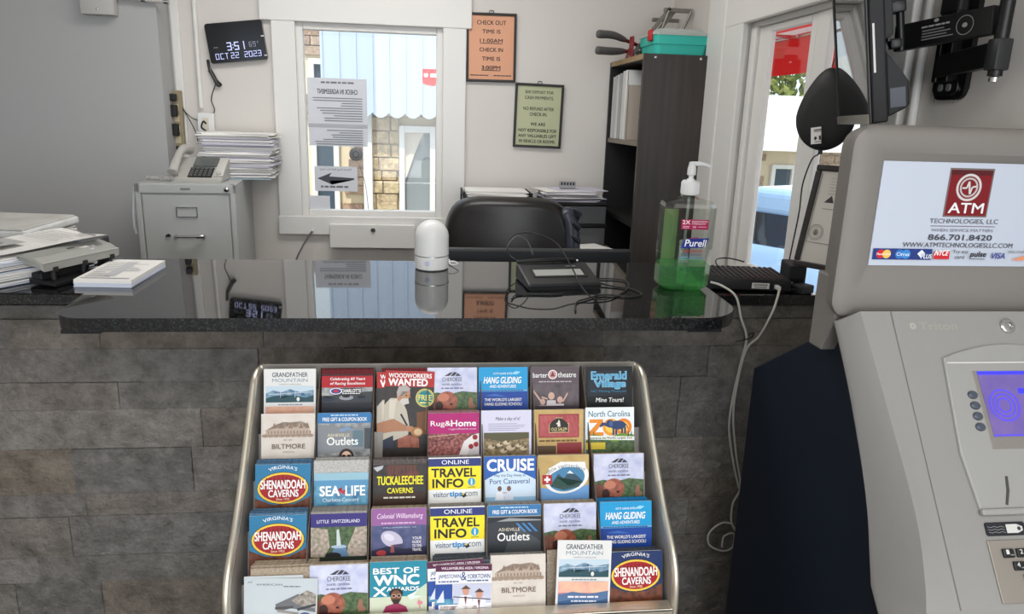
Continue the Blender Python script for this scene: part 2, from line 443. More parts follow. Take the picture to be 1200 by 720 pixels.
fr(2.100, 2.174, 0.998, 1.826, 1.132, 1.156); fr(1.83, 1.86, 0.998, 1.826, 1.136, 1.156)
fr(2.215, 2.483, 0.998, 1.024, 1.136, 1.156); fr(2.215, 2.483, 1.802, 1.826, 1.136, 1.156)
fr(1.86, 2.10, 0.998, 1.024, 1.136, 1.156); fr(1.86, 2.10, 1.802, 1.826, 1.136, 1.156)
window_2 = struct(wn.build('window_2'))
g = MB(); g.box((1.146, 2.213, 1.022), (1.149, 2.485, 1.804), GLASS); g.box((1.146, 1.858, 1.022), (1.149, 2.102, 1.804), GLASS)
struct(g.build('glass', window_2))
# painted conduits on the walls
struct(MB().tube([(-0.962, 3.44, 2.44), (-0.965, 3.44, 1.5)], 0.0095, TRIMW, 10).build('trim_4'))
struct(MB().tube([(1.10, 1.622, 2.44), (1.10, 1.622, 0.9)], 0.010, TRIMW, 10).build('trim_5'))
struct(MB().box((-1.06, 3.436, 0), (0.8, 3.4495, 0.09), TRIMW, 0.004).build('baseboard_back'))

# ------------------------------------------------------------------ counter: stone wall, cap slabs, raised ledge
rs = random.Random(3)
b = MB()
z = 0.0; rows = []
hs = [0.10, 0.13, 0.08, 0.12, 0.065, 0.13, 0.11, 0.075, 0.09, 0.078]
for i, h in enumerate(hs):
    x = -2.4-rs.random()*0.2
    while x < 1.10:
        L = rs.choice((0.22, 0.3, 0.4, 0.5, 0.6)); x1 = min(x+L, 1.105)
        d = rs.uniform(0, 0.012)
        if x1 > -2.39 and x1-x > 0.03:
            b.box((max(x, -2.395)+0.0003, 1.895-d*0.5, z+0.0003), (x1-0.0003, 1.95, z+h-0.0003), STONE, 0.0012, seg=1)
        x = x1+0.0001
    z += h
b.box((-2.395, 1.93, 0), (1.105, 2.02, z), STONE)
zt = z
x = -2.4
while x < 1.10:
    x1 = min(x+rs.choice((0.3, 0.4, 0.5)), 1.105)
    b.box((max(x, -2.395), 1.891, zt+0.001), (x1-0.001, 2.02, 1.0195), PALESTONE, 0.003, seg=1); x = x1
struct(b.build('wall_counter'))
slab = tag(MB().prism([(-2.35, 1.88), (1.083, 1.88), (1.083, 2.29), (-2.35, 2.29)], 2, 1.02, 1.05, GRAN, 0.003).build('counter_slab'),
           'low black granite slab capping the stone wall under the modem, right of the raised ledge', 'countertop')
def ledge_outline():
    # the bar top with rounded corners, and the wing that carries on to the left
    P = []
    x0, x1, y0, y1 = -0.757, 0.722, 1.53, 2.05
    def arc(cx, cy, r, a):
        for i in range(13):
            q = rad(a+90*i/12); P.append((cx+r*math.cos(q), cy+r*math.sin(q)))
    arc(x1-0.11, y0+0.11, 0.11, 270); arc(x1-0.02, y1-0.02, 0.02, 0)
    P.extend([(-0.96, y1), (-0.96, 2.36), (-2.35, 2.36), (-2.35, 1.72), (x0, 1.72)])
    arc(x0+0.06, y0+0.06, 0.06, 180)
    return P
LT = rad(2.5)      # the ledge falls a little towards the lobby
def on_ledge(x, y, dz=0.0005): return (x, 1.53+(y-1.53)*math.cos(LT), 1.08+(y-1.53)*math.sin(LT)+dz)
ledge = tag(MB().prism([(x, y-1.53) for x, y in ledge_outline()], 2, -0.0295, 0, GRAN, 0.006, seg=3).build('granite_ledge', loc=(0, 1.53, 1.08), rot=(LT, 0, 0)),
            'raised black polished granite ledge with rounded front corners above the brochure rack', 'countertop')
def edge_finish(o):        # the polished top and the honed, speckled edges
    o.data.materials.append(GRANE)
    for p in o.data.polygons:
        if abs(p.normal.z) < 0.9: p.material_index = len(o.data.materials)-1
edge_finish(ledge); edge_finish(slab)
for k, (x, lb) in enumerate(((-0.71, 'flat black steel bracket under the left end of the granite ledge'), (0.635, 'flat black steel bracket under the right end of the granite ledge'))):
    b = MB(); b.box((x-0.04, 1.56, 1.038), (x+0.04, 1.878, 1.0465), BLACKM, 0.002)
    b.box((x-0.04, 1.872, 1.012), (x+0.04, 1.879, 1.0455), BLACKM, 0.002)
    tag(b.build('ledge_bracket'), lb, 'bracket', 'brackets carrying the granite ledge')

# ================================================================== OUTSIDE
struct(MB().box((-30, 3.7, -0.62), (30, 40, -0.57), mat('outside_paving', (176, 172, 164), 0.9, noise=((150, 146, 138), 3))).build('ground_1'))
struct(MB().box((1.45, -12, -0.62), (30, 3.7, -0.57), MATS['outside_paving']).build('ground_2'))
# building across the yard, seen through the back window
bl = thing('stone_building', 'tan stone building with a scalloped white board gable outside the back window', 'building', (0, 7, 0))
b = MB(); rs = random.Random(5)
z = -0.57
while z < 1.62:
    h = rs.choice((0.09, 0.12, 0.16)); x = -0.56-rs.random()*0.2
    while x < 1.5:
        L = rs.choice((0.14, 0.2, 0.28, 0.36)); x1 = x+L
        for a0, a1 in (((x, x1),) if not (z+h > 0.52 and z < 1.38) else ((x, min(x1, -0.24)), (max(x, 0.09), x1))):
            if a1-max(a0, -0.56) > 0.03: b.box((max(a0, -0.56)+0.004, -rs.uniform(0, 0.012), z+0.004), (a1-0.004, 0.1, z+h-0.004), TANSTONE, 0.006, seg=1)
        x = x1
    z += h
b.box((-0.56, 0.05, -0.57), (1.6, 0.3, 1.7), mat('pale_mortar', (226, 210, 182), 0.9))
b.build('stone_wall', bl)
b = MB(); WB = mat('white_board', (186, 198, 218), 0.6)
x = -0.88
while x < 1.5:
    P = [(x+0.004, 3.2), (x+0.004, 1.50)]
    for i in range(1, 8): P.append((x+0.004+0.132*i/8, 1.50-0.035*math.sin(PI*i/8)))
    P += [(x+0.136, 1.50), (x+0.136, 3.2)]
    b.prism(P, 1, -0.26, -0.23, WB)
    b.box((x-0.008, -0.275, 1.505), (x+0.012, -0.26, 3.2), WB)
    x += 0.14
b.build('gable_boards', bl)
wf = MB()
for x0, x1, z0, z1 in ((-0.24, -0.19, 0.5, 1.40), (0.04, 0.09, 0.5, 1.40), (-0.19, 0.04, 1.34, 1.40), (-0.19, 0.04, 0.5, 0.56)):
    wf.box((x0, -0.05, z0), (x1, 0.02, z1), TRIMW, 0.005)
o = wf.build('window_frame', bl)
MB().box((-0.19, 0.03, 0.56), (0.04, 0.036, 1.34), clear('far_glass', (210, 216, 220), 0.2, haze=0.35)).build('pane', o)
b = MB(); b.prism([(-0.19, 1.34), (-0.02, 1.34), (-0.1, 1.15), (-0.17, 0.95), (-0.19, 0.9)], 1, 0.0, 0.02, mat('curtain_cloth', (214, 206, 192), 0.9)); b.build('curtain', bl)
MB().box((-0.56, -0.09, -0.57), (-0.48, 0.0, 1.50), TRIMW, 0.006).build('corner_post', bl)
b = MB(); Pp = Print(b, T(0.06, -0.262, 1.86), 0.0034, z0=0.0, step=0.0006)
Pp.rect(20, -8, 72, 22, (230, 60, 64)); Pp.poly([(20, 22), (72, 22), (52, 34), (30, 30)], (232, 80, 80)); Pp.rect(28, 3, 38, 12, (250, 244, 244)); Pp.rect(44, 3, 60, 12, (250, 236, 236))
b.build('sign_reflection', bl)  # reflection of a red sign, drawn as colour on the boards
# side wing with a brick wall and a window, at the left edge of the back window
wg = thing('brick_wing', 'brick side wing with white window frames at the left edge of the back window', 'building', (-1.55, 7.45, 0))
b = MB(); rs = random.Random(8); z = -0.57
while z < 2.7:
    x = -0.9
    while x < 0.98:
        x1 = min(x+rs.choice((0.2, 0.26)), 0.98)
        if not (x1 > 0.46 and x < 0.72 and (0.5 < z < 1.35 or 1.6 < z < 2.0)): b.box((x+0.004, -rs.uniform(0, 0.012), z+0.004), (x1-0.004, 0.06, z+0.082), stone_mat('pink_brick', [(190, 160, 142), (206, 180, 160), (176, 146, 130)], rough=0.9, veins=(214, 196, 180)), 0.004, seg=1)
        x = x1
    z += 0.086
b.box((-0.9, 0.03, -0.57), (0.98, 0.2, 2.7), MATS['pale_mortar']); b.build('brick_wall', wg)
for z0, z1 in ((0.52, 1.33), (1.62, 1.98)):
    f = MB()
    for a0, a1, c0, c1 in ((0.46, 0.51, z0, z1), (0.67, 0.72, z0, z1), (0.51, 0.67, z0, z0+0.05), (0.51, 0.67, z1-0.05, z1)): f.box((a0, -0.05, c0), (a1, 0.02, c1), TRIMW, 0.004)
    o = f.build('window_frame', wg); MB().box((0.51, 0.0, z0+0.05), (0.67, 0.01, z1-0.05), mat('dark_pane', (70, 84, 96), 0.1)).build('pane', o)

# right side: awning, trees, low building, blue car
aw = thing('shop_awning', 'red canvas awning outside the right window', 'awning', (1.28, 1.0, 0))
REDC = mat('red_canvas', (206, 34, 34), 0.8, spec=0.2)
nt = REDC.node_tree; bs = nt.nodes['Principled BSDF']; tr = nt.nodes.new('ShaderNodeBsdfTranslucent'); tr.inputs[0].default_value = lin((235, 50, 44))
mx = nt.nodes.new('ShaderNodeMixShader'); mx.inputs[0].default_value = 0.5
nt.links.new(bs.outputs[0], mx.inputs[1]); nt.links.new(tr.outputs[0], mx.inputs[2]); nt.links.new(mx.outputs[0], nt.nodes['Material Output'].inputs[0])
b = MB()
b.prism([(0.0, 2.42), (0.88, 2.06), (0.88, 1.80), (0.875, 1.80), (0.875, 2.055), (0.0, 2.41)], 1, 0, 5.0, REDC); b.build('canopy', aw)
b = MB()
for i in range(4): b.tube([(0.0, 0.03+1.64*i, 2.0), (0.868, 0.03+1.64*i, 2.0)], 0.012, CHROME)
b.tube([(0.868, 0, 2.01), (0.868, 5, 2.01)], 0.012, CHROME); b.build('frame', aw)
MB().box((0.872, 0.0, 2.0), (0.8745, 5.0, 2.05), PAPER).build('trim_band', aw)

def tree(x, y, h, r, label, seed):
    t = thing('leafy_tree', label, 'tree', (x, y, -0.57), group='trees beyond the right window')
    MB().tube([(0, 0, 0), (0.1, 0, h*0.4), (0, 0.1, h*0.8)], [0.16, 0.12, 0.06], mat('bark', (84, 70, 58), 0.9), 8).build('trunk', t)
    q = random.Random(seed); b = MB(); LM = mat('tree_leaves', (74, 96, 44), 0.7, noise=((160, 164, 92), 1.5, 0.2))
    for i in range(1500):
        u = q.gauss(0, 1); v = q.gauss(0, 1); s = q.gauss(0, 1); L = math.sqrt(u*u+v*v+s*s); k = r*(q.random()**0.4)/L
        p = Vector((u*k, v*k, h*0.75+s*k*0.8)); a = Euler((q.random()*6, q.random()*6, q.random()*6)).to_matrix(); e = 0.13+0.1*q.random()
        b.add([p+a @ Vector(c) for c in ((-e, 0, 0), (0, -e*0.5, 0.02), (e, 0, 0), (0, e*0.5, 0.02))], [(0, 1, 2, 3)], LM)
    b.build('crown', t)
tree(9.6, 21.5, 4.6, 2.2, 'green tree behind the low building, just under the red awning', 1)
tree(15.6, 25.0, 5.4, 2.6, 'taller yellow-green tree standing farther right behind the low building', 2)
hs_ = thing('low_building', 'low brick building with a white roof edge beyond the right window', 'building', (6.6, 14.0, -0.57))
BR = stone_mat('house_brick', [(176, 152, 132), (196, 172, 150), (160, 138, 120)], rough=0.9, veins=(206, 190, 172))
b = MB(); z = 0; rs = random.Random(4)
while z < 1.6:
    x = -3.2
    while x < 4.5:
        x1 = x+rs.choice((0.3, 0.4))
        if not (x1 > 0.12 and x < 0.62 and z > 0.4): b.box((x+0.008, 0, z+0.006), (x1-0.008, 0.1, z+0.134), BR)
        x = x1
    z += 0.14
b.box((-3.2, 0.06, 0), (4.8, 3, 1.63), MATS['pale_mortar']); b.build('brick_wall', hs_)
b = MB(); b.prism([(-0.6, 1.62), (-0.6, 1.8), (2.0, 2.72), (5.0, 1.8), (5.0, 1.62)], 0, -3.6, 5.2, mat('pale_roof', (226, 226, 222), 0.7)); b.build('roof', hs_)
f = MB()
for a0, a1, c0, c1 in ((0.12, 0.2, 0.4, 1.34), (0.54, 0.62, 0.4, 1.34), (0.2, 0.54, 1.26, 1.34), (0.2, 0.54, 0.4, 0.48)): f.box((a0, -0.04, c0), (a1, 0.05, c1), TRIMW, 0.006)
o = f.build('window_frame', hs_); MB().box((0.2, 0.03, 0.48), (0.54, 0.04, 1.26), MATS['dark_pane']).build('pane', o)

def car():
    t = thing('blue_car', 'light blue car parked outside the right window', 'car', (3.75, 6.6, -0.50), (0, 0, rad(-62)))
    BL = mat('blue_car_paint', (150, 184, 224), 0.25, coat=1.0); DG = mat('car_glass', (28, 36, 46), 0.05, spec=0.9); TY = mat('tyre_rubber', (26, 26, 27), 0.8)
    b = MB()
    # body and glasshouse lofted along the length
    prof = [(-2.2, 0.42, 0.62, 0.72), (-2.1, 0.3, 0.84, 0.84), (-1.2, 0.26, 0.92, 0.90), (-0.6, 0.25, 0.95, 0.91), (0.8, 0.25, 0.97, 0.91), (1.7, 0.26, 0.95, 0.9), (2.15, 0.34, 0.86, 0.82), (2.25, 0.45, 0.66, 0.72)]
    rings = []
    for x, z0, z1, hw in prof:
        rings.append([(x, s*hw*k, zz) for s, k, zz in ((-1, 0.9, z0), (-1, 1, z0+0.15), (-1, 1, z1-0.12), (-1, 0.9, z1), (1, 0.9, z1), (1, 1, z1-0.12), (1, 1, z0+0.15), (1, 0.9, z0))])
    b.loft(rings, BL); b.build('body', t)
    b = MB(); rings = []
    for x, z0, z1, hw in ((-0.75, 0.93, 0.95, 0.78), (-0.2, 0.93, 1.38, 0.66), (0.6, 0.94, 1.44, 0.64), (1.4, 0.94, 1.36, 0.62), (1.95, 0.92, 0.94, 0.74)):
        rings.append([(x, -0.80, z0), (x, -hw, z1), (x, hw, z1), (x, 0.80, z0)])
    b.loft(rings, DG, smooth=False); b.build('glasshouse', t)
    b = MB(); b.box((-0.35, -0.72, 1.20), (1.50, 0.72, 1.46), BL, 0.08, seg=4)  # roof deepened in pale paint to stand for sky reflected in the windscreen
    for x, xx in ((0.55, 0.62),):
        for s in (-1, 1): b.prism([(x, 0.95), (xx, 0.95), (xx, 1.43), (x, 1.43)], 1, s*0.74, s*0.64, BL)
    b.build('roof', t)
    for x in (-1.35, 1.4):
        for s in (-1, 1):
            wv = MB().lathe([(0.2, 0), (0.31, 0.01), (0.33, 0.06), (0.33, 0.16), (0.31, 0.21), (0.2, 0.22)], TY, 28, M=T(x, s*0.82-0.11, 0.33) @ R(-90, 'X')).build('wheel', t)
            MB().lathe([(0.05, -0.008), (0.19, -0.004), (0.2, 0.225), (0.05, 0.228)], CHROME, 20, M=T(x, s*0.82-0.11, 0.33) @ R(-90, 'X')).build('hubcap', wv)
    for s in (-1, 1):
        MB().box((-2.24, s*0.62-0.14, 0.6), (-2.08, s*0.62+0.14, 0.74), mat('lamp_glass', (230, 232, 236), 0.1), 0.03).build('headlamp', t)
        MB().box((-0.45, s*0.95-0.08, 0.95), (-0.3, s*0.95+0.08, 1.07), BL, 0.03).build('door_mirror', t)
    MB().box((-2.23, -0.35, 0.46), (-2.15, 0.35, 0.56), BLACKM, 0.01).build('grille', t)
car()

# ================================================================== THE OFFICE BEHIND THE COUNTER
def sheet_stack(b, cx, cy, z, w, d, n, t, jit, rot, mt, q, mt2=None):
    """n loose leaves piled up, each turned and shifted a little"""
    zz = z
    for i in range(n):
        M = T(cx+q.uniform(-jit, jit), cy+q.uniform(-jit, jit), zz) @ R(rot+q.uniform(-1, 1)*jit*260, 'Z')
        tt = t*q.uniform(0.7, 1.4)
        b.box((-w/2, -d/2, 0), (w/2, d/2, tt), mt2 if (mt2 and q.random() < 0.25) else mt, M=M); zz += tt
    return zz

# signs on the back wall
def framed_sign(label, x, z, w, h, fc, paper, rows, tilt, foot=None):
    t = thing('wall_sign', label, 'sign', (x, 3.449, z), (0, rad(tilt), 0), 'framed notices on the back wall')
    b = MB(); k = 0.011
    for a0, a1, c0, c1 in ((-w/2, w/2, h/2-k, h/2), (-w/2, w/2, -h/2, -h/2+k), (-w/2, -w/2+k, -h/2+k, h/2-k), (w/2-k, w/2, -h/2+k, h/2-k)):
        b.box((a0, -0.017, c0), (a1, -0.001, c1), fc, 0.003)
    b.build('frame', t)
    b = MB(); b.box((-w/2+k*0.6, -0.009, -h/2+k*0.6), (w/2-k*0.6, -0.003, h/2-k*0.6), mat('notice_paper_%d' % paper[2], paper, 0.5))
    iw = w-2*k; P = Print(b, T(0, -0.009, h/2-k), iw/100, z0=0.0003)
    for tx, x0, y0, x1, y1, ul in rows:
        P.text(tx, x0, y0, x1, y1, (38, 30, 28), 0.02)
        if ul: P.rect(x0, y1+1.2, x1, y1+2.4, (38, 30, 28))
    if foot: P.text('~', 4, foot, 44, foot+2.5, (60, 46, 40)); P.text('~', 56, foot, 96, foot+2.5, (60, 46, 40))
    b.build('notice', t)
    MB().tube([(-0.01, -0.006, h/2), (-0.008, -0.006, h/2+0.01), (0.008, -0.006, h/2+0.01), (0.01, -0.006, h/2)], 0.0018, BLACKP, 6).build('hanger', t)
FR = mat('dark_frame_wood', (40, 36, 34), 0.45)
framed_sign('black framed orange check-out notice on the white back wall', 0.288, 1.797, 0.222, 0.290, FR, (220, 160, 126),
    [('CHECK OUT', 18, 10, 82, 19, 0), ('TIME IS', 30, 29, 70, 37, 0), ('11:00AM', 25, 48, 75, 56, 1), ('CHECK IN', 24, 67, 76, 75, 0), ('TIME IS', 30, 86, 70, 94, 0), ('3:00PM', 29, 105, 71, 113, 1)], -0.5,
    124)
framed_sign('black framed pale green no-refund notice, lower right of the orange notice', 0.510, 1.511, 0.222, 0.283, FR, (184, 186, 150),
    [('$20 DEPOSIT FOR', 18, 10, 82, 17, 0), ('CASH PAYMENTS.', 17, 22, 83, 29, 0), ('NO REFUND AFTER', 15, 46, 85, 53, 0), ('CHECK-IN.', 30, 58, 70, 65, 0), ('WE ARE', 33, 80, 67, 87, 0), ('NOT RESPONSIBLE FOR', 6, 94, 94, 101, 0), ('ANY VALUABLES LEFT', 6, 106, 94, 113, 0), ('IN VEHICLE OR ROOMS.', 8, 118, 92, 125, 0)], 1.0)

# papers stuck to the back window, read from outside
def window_paper(label, x0, x1, z0, z1, draw):
    b = MB(); pp = mat('backlit_paper', (214, 216, 222), 0.8, spec=0.1)
    w_ = x1-x0; b.box((-w_/2, 0, -(z1-z0)), (w_/2, 0.0006, 0), pp)
    P = Print(b, T(0, 0, 0), w_/100, flip=True, z0=0.0002); draw(P)
    tag(b.build('window_notice', loc=((x0+x1)/2, 3.4725, z1)), label, 'notice', 'paper notices on the back window')
def d1(P):
    P.text('~', 22, 5, 80, 9, (120, 122, 130)); P.text('CHECK IN AGREEMENT', 16, 18, 84, 26, (70, 72, 80), 0.02)
    q = random.Random(2)
    for i in range(10): P.rect(8, 32+i*4.2, 40+q.random()*54, 33.6+i*4.2, (132, 134, 142))
    P.rect(0, 76, 100, 82, (176, 178, 186))
    for i in range(7): P.rect(8, 86+i*3.9, 40+q.random()*50, 87.5+i*3.9, (132, 134, 142))
window_paper('large white paper with reversed typed lines stuck to the back window', -0.518, -0.26, 1.352, 1.645, d1)
def d2(P):
    P.text('Please Ring Bell For Help', 14, 5, 88, 11, (110, 112, 120)); P.poly([(8, 27), (66, 24), (60, 15), (94, 29), (60, 43), (66, 34), (8, 31)], (74, 76, 84))
    P.text('~', 22, 45, 86, 51, (110, 112, 120))
window_paper('white paper with a dark arrow stuck low on the back window', -0.50, -0.309, 1.150, 1.262, d2)
window_paper('small blank paper slip stuck in the bottom left corner of the back window', -0.525, -0.435, 1.068, 1.128, lambda P: None)
b = MB(); b.lathe([(0.0, 0), (0.026, 0), (0.030, 0.003), (0.030, 0.007), (0.022, 0.010), (0.008, 0.011)], mat('grille_grey', (116, 118, 120), 0.4), 28, M=R(90, 'X'))
for i in range(8): b.lathe([(0.0015, 0.0105), (0.003, 0.0118), (0.001, 0.0122)], BLACKP, 8, M=R(90, 'X') @ T(0.013*math.cos(i*PI/4), 0.013*math.sin(i*PI/4), 0))
tag(b.build('speak_through_grille', loc=(-0.313, 3.4735, 1.318)), 'round grey speak-through disc in the middle of the back window', 'grille')
b = MB(); b.tube(spline([(-0.305, 3.4705, 1.285), (-0.275, 3.4705, 1.19), (-0.262, 3.4705, 1.07)]), 0.0015, mat('grey_cord', (120, 120, 122), 0.6), 6)
tag(b.build('bell_cord', ), 'thin grey cord hanging below the round disc on the back window', 'cord')

# pass-through drawer under the back window
t = thing('transaction_drawer', 'white pass-through drawer with a small lock under the back window', 'drawer', (-0.24, 3.40, 0.90))
MB().box((-0.192, 0, 0), (0.192, 0.0235, 0.108), TRIMW, 0.003).build('front', t)
b = MB(); b.lathe([(0.011, 0), (0.011, 0.006), (0.008, 0.009)], CHROME, 18, M=T(0.002, 0, 0.084) @ R(90, 'X')); b.box((0.0005, -0.0098, 0.079), (0.0035, -0.0085, 0.089), BLACKP); b.build('lock', t)
b = MB(); b.tube(spline([(-0.593, 3.36, 0.80), (-0.575, 3.37, 0.86), (-0.54, 3.40, 0.93), (-0.512, 3.42, 0.972)]), 0.004, mat('grey_rod', (96, 96, 98), 0.5), 8)
b.tube([(-0.512, 3.42, 0.972), (-0.507, 3.425, 0.985)], 0.007, WHITEP, 8)
tag(b.build('flexible_wand'), 'thin grey wand with a white tip leaning under the back window', 'wand')

# digital clock
t = thing('digital_clock', 'black digital wall clock showing time and date, hung slightly crooked', 'clock', (-0.799, 3.449, 1.777), (0, rad(-7), 0))
b = MB(); b.prism(rrect(-0.118, -0.080, 0.118, 0.080, 0.010), 1, -0.026, -0.001, mat('clock_gloss_black', (12, 13, 15), 0.12), 0.002); b.build('case', t)
LED = mat('led_white', (190, 196, 240), 0.5, emit=0.55); LEDD = mat('led_dim', (120, 124, 138), 0.5, emit=0.25)
b = MB(); P = Print(b, T(0, -0.0262, 0.08), 0.00236, step=0.0002)
def seg(P, ch, x, y, w, h, mt, k=1.3):
    S = {'0': 'abcdef', '1': 'bc', '2': 'abged', '3': 'abgcd', '5': 'afgcd', '6': 'afgedc', '9': 'abcdfg', 'O': 'abcdef', 'C': 'afed', 'T': 'ax', '7': 'abc'}[ch]
    m_ = y+h/2
    for s_ in S:
        a = {'a': (x, y, x+w, y+k), 'd': (x, y+h-k, x+w, y+h), 'g': (x, m_-k/2, x+w, m_+k/2), 'f': (x, y, x+k, m_), 'e': (x, m_, x+k, y+h), 'b': (x+w-k, y, x+w, m_), 'c': (x+w-k, m_, x+w, y+h), 'x': (x+w/2-k/2, y, x+w/2+k/2, y+h)}[s_]
        P.rect(*a, mt)
P.text('PM', 10, 40, 17, 43, 'led_dim')
for ch, x in (('3', 33), ('5', 46), ('1', 56)): seg(P, ch, x, 34, 8, 14, 'led_white', 1.8)
P.rect(43, 38, 44.6, 39.6, 'led_white'); P.rect(43, 43, 44.6, 44.6, 'led_white')
seg(P, '6', 72, 36, 5, 9, 'led_dim'); seg(P, '9', 79, 36, 5, 9, 'led_dim'); P.text('F', 87, 36, 90, 40, 'led_dim')
for i, ch in enumerate('OCT'): seg(P, ch, 11+i*8.4, 52, 6, 10, 'led_white', 1.1)
for i, ch in enumerate('22'): seg(P, ch, 38+i*8, 52, 6, 10, 'led_white', 1.1)
for i, ch in enumerate('2023'): seg(P, ch, 62+i*8, 52, 6, 10, 'led_white', 1.1)
b.build('display', t)
b = MB(); b.box((0.106, -0.028, 0.012), (0.119, -0.0255, 0.016), WHITEP); b.build('edge_mark', t); b = MB(); b.box((0.107, -0.028, -0.066), (0.118, -0.0255, -0.062), WHITEP); b.build('edge_mark', t)
# its cord, bundled
b = MB(); q = random.Random(1)
b.tube(spline([(-0.925, 3.445, 1.70), (-0.918, 3.44, 1.66), (-0.90, 3.435, 1.62), (-0.888, 3.44, 1.60)]), 0.006, BLACKP, 8)
for i in range(4): b.tube(spline([(-0.915-0.003*i, 3.438, 1.655), (-0.895+0.004*i, 3.43, 1.60), (-0.878+0.002*i, 3.432, 1.592+0.003*i), (-0.89, 3.438, 1.62), (-0.92, 3.44, 1.675)]), 0.0022, BLACKP, 6)
b.tube(spline([(-0.898, 3.438, 1.60), (-0.915, 3.44, 1.56), (-0.92, 3.44, 1.53), (-0.91, 3.44, 1.49), (-0.94, 3.442, 1.455), (-0.985, 3.44, 1.448), (-1.02, 3.43, 1.47), (-1.038, 3.425, 1.50)]), 0.002, BLACKP, 6)
b.tube(spline([(-1.035, 3.425, 1.49), (-1.01, 3.43, 1.44), (-0.99, 3.43, 1.39), (-0.985, 3.43, 1.35)]), 0.002, BLACKP, 6)
tag(b.build('clock_cord'), 'black cord bundled below the digital clock and running to the power strip', 'cord')
# power strip with plugs, outlet box
t = thing('power_strip', 'beige upright power strip with black adapters plugged in on the back wall', 'power strip', (-1.061, 3.4375, 1.32), (0, 0, 0))
b = MB(); b.box((-0.022, -0.026, 0), (0.024, 0, 0.25), mat('aged_beige_plastic', (150, 138, 112), 0.5), 0.004)
for zz in (0.03, 0.075, 0.12, 0.165): b.box((-0.012, -0.0275, zz), (0.012, -0.0258, zz+0.028), mat('socket_beige', (196, 184, 150), 0.5), 0.001)
b.box((-0.012, -0.029, 0.004), (0.012, -0.0258, 0.018), BLACKP, 0.001); b.build('housing', t)
for z0, z1 in ((0.205, 0.235), (0.14, 0.19), (0.062, 0.112)):
    b = MB(); b.box((-0.034, -0.062, z0), (0.010, -0.0276, z1), BLACKM, 0.005); b.build('adapter', t)
b = MB(); b.box((-0.034, -0.016, -0.05), (0.034, 0, 0.05), WHITEP, 0.003); b.box((-0.012, -0.018, -0.03), (0.012, -0.0155, 0.03), mat('ivory', (214, 208, 192), 0.5), 0.001)
tag(b.build('outlet_box', loc=(-0.945, 3.4375, 1.43)), 'white surface outlet box at the foot of the painted conduit', 'outlet')
b = MB(); b.tube(spline([(-0.945, 3.415, 1.405), (-0.955, 3.39, 1.42), (-0.945, 3.385, 1.445), (-0.935, 3.39, 1.435)]), 0.0035, BLACKP, 8)
tag(b.build('coat_hook'), 'tiny black hook hanging on the white outlet box', 'hook')
# junction box and conduit high on the grey wall
t = thing('junction_box', 'grey painted junction box with conduit high on the grey wall', 'junction box', (-1.277, 3.2995, 1.843))
b = MB(); b.box((-0.062, -0.05, 0), (0.062, 0, 0.12), mat('box_paint', (188, 186, 182), 0.55), 0.004); b.lathe([(0.003, 0), (0.004, 0.002), (0.002, 0.003)], CHROME, 10, M=T(0.0, -0.05, 0.02) @ R(90, 'X')); b.build('housing', t)
b = MB(); b.tube([(0.062, -0.02, 0.070), (0.255, -0.02, 0.062)], 0.0085, MATS['box_paint'], 10); b.tube([(0.16, -0.02, 0.066), (0.175, -0.02, 0.0655)], 0.012, CHROME, 10); b.tube([(0.245, -0.02, 0.0625), (0.262, -0.02, 0.062)], 0.012, CHROME, 10); b.build('conduit', t)

# filing cabinet
t = thing('filing_cabinet', 'light grey four-drawer metal filing cabinet against the back wall', 'filing cabinet', (-0.9, 2.926, 0), (0, 0, rad(5.6)))
hw = 0.1775; G = GREYMETAL
b = MB(); b.box((-hw, 0.012, 0), (hw, 0.50, 1.22), G, 0.004)
for a0, a1, c0, c1 in ((-hw, -hw+0.02, 0, 1.22), (hw-0.02, hw, 0, 1.22), (-hw, hw, 1.185, 1.22), (-hw, hw, 0, 0.04)): b.box((a0, 0, c0), (a1, 0.02, c1), G, 0.003)
b.build('body', t)
for i in range(4):
    z1 = 1.18-i*0.287; z0 = z1-0.281
    d = MB().box((-hw+0.023, 0.003, z0), (hw-0.023, 0.0115, z1), G, 0.003).build('drawer', t)
    b = MB(); zl = z1-0.065
    for a0, a1, c0, c1 in ((-0.038, 0.038, 0.016, 0.020), (-0.038, 0.038, -0.020, -0.016), (-0.038, -0.034, -0.02, 0.02), (0.034, 0.038, -0.02, 0.02)): b.box((a0, -0.002, zl+c0), (a1, 0.004, zl+c1), CHROME, 0.001)
    b.box((-0.034, 0.001, zl-0.016), (0.034, 0.0035, zl+0.016), G); b.build('label_holder', d)
    b = MB(); zh = z1-0.155
    b.tube(spline([(-0.045, 0.004, zh), (-0.043, -0.02, zh), (-0.02, -0.026, zh), (0.03, -0.026, zh), (0.055, -0.02, zh), (0.057, 0.004, zh)]), 0.0055, CHROME, 8)
    b.box((0.03, -0.028, zh-0.008), (0.06, -0.012, zh+0.008), CHROME, 0.004); b.build('handle', d)
    b = MB(); b.lathe([(0.006, 0), (0.008, 0.006), (0.006, 0.01)], CHROME, 14, M=T(-0.07, 0.003, zh+0.002) @ R(90, 'X')); b.box((-0.082, -0.002, zh-0.005), (-0.066, 0.003, zh+0.006), CHROME, 0.002); b.build('thumb_latch', d)
b = MB(); b.lathe([(0.010, 0), (0.010, 0.008), (0.007, 0.010)], CHROME, 18, M=T(0.148, 0, 1.203) @ R(90, 'X')); b.box((0.1465, -0.0106, 1.198), (0.1495, -0.0098, 1.208), BLACKP); b.build('lock', t)
b = MB(); b.box((-0.017, -0.0012, 1.199), (0.017, 0.0005, 1.206), mat('nameplate_grey', (120, 120, 118), 0.4)); b.build('nameplate', t)
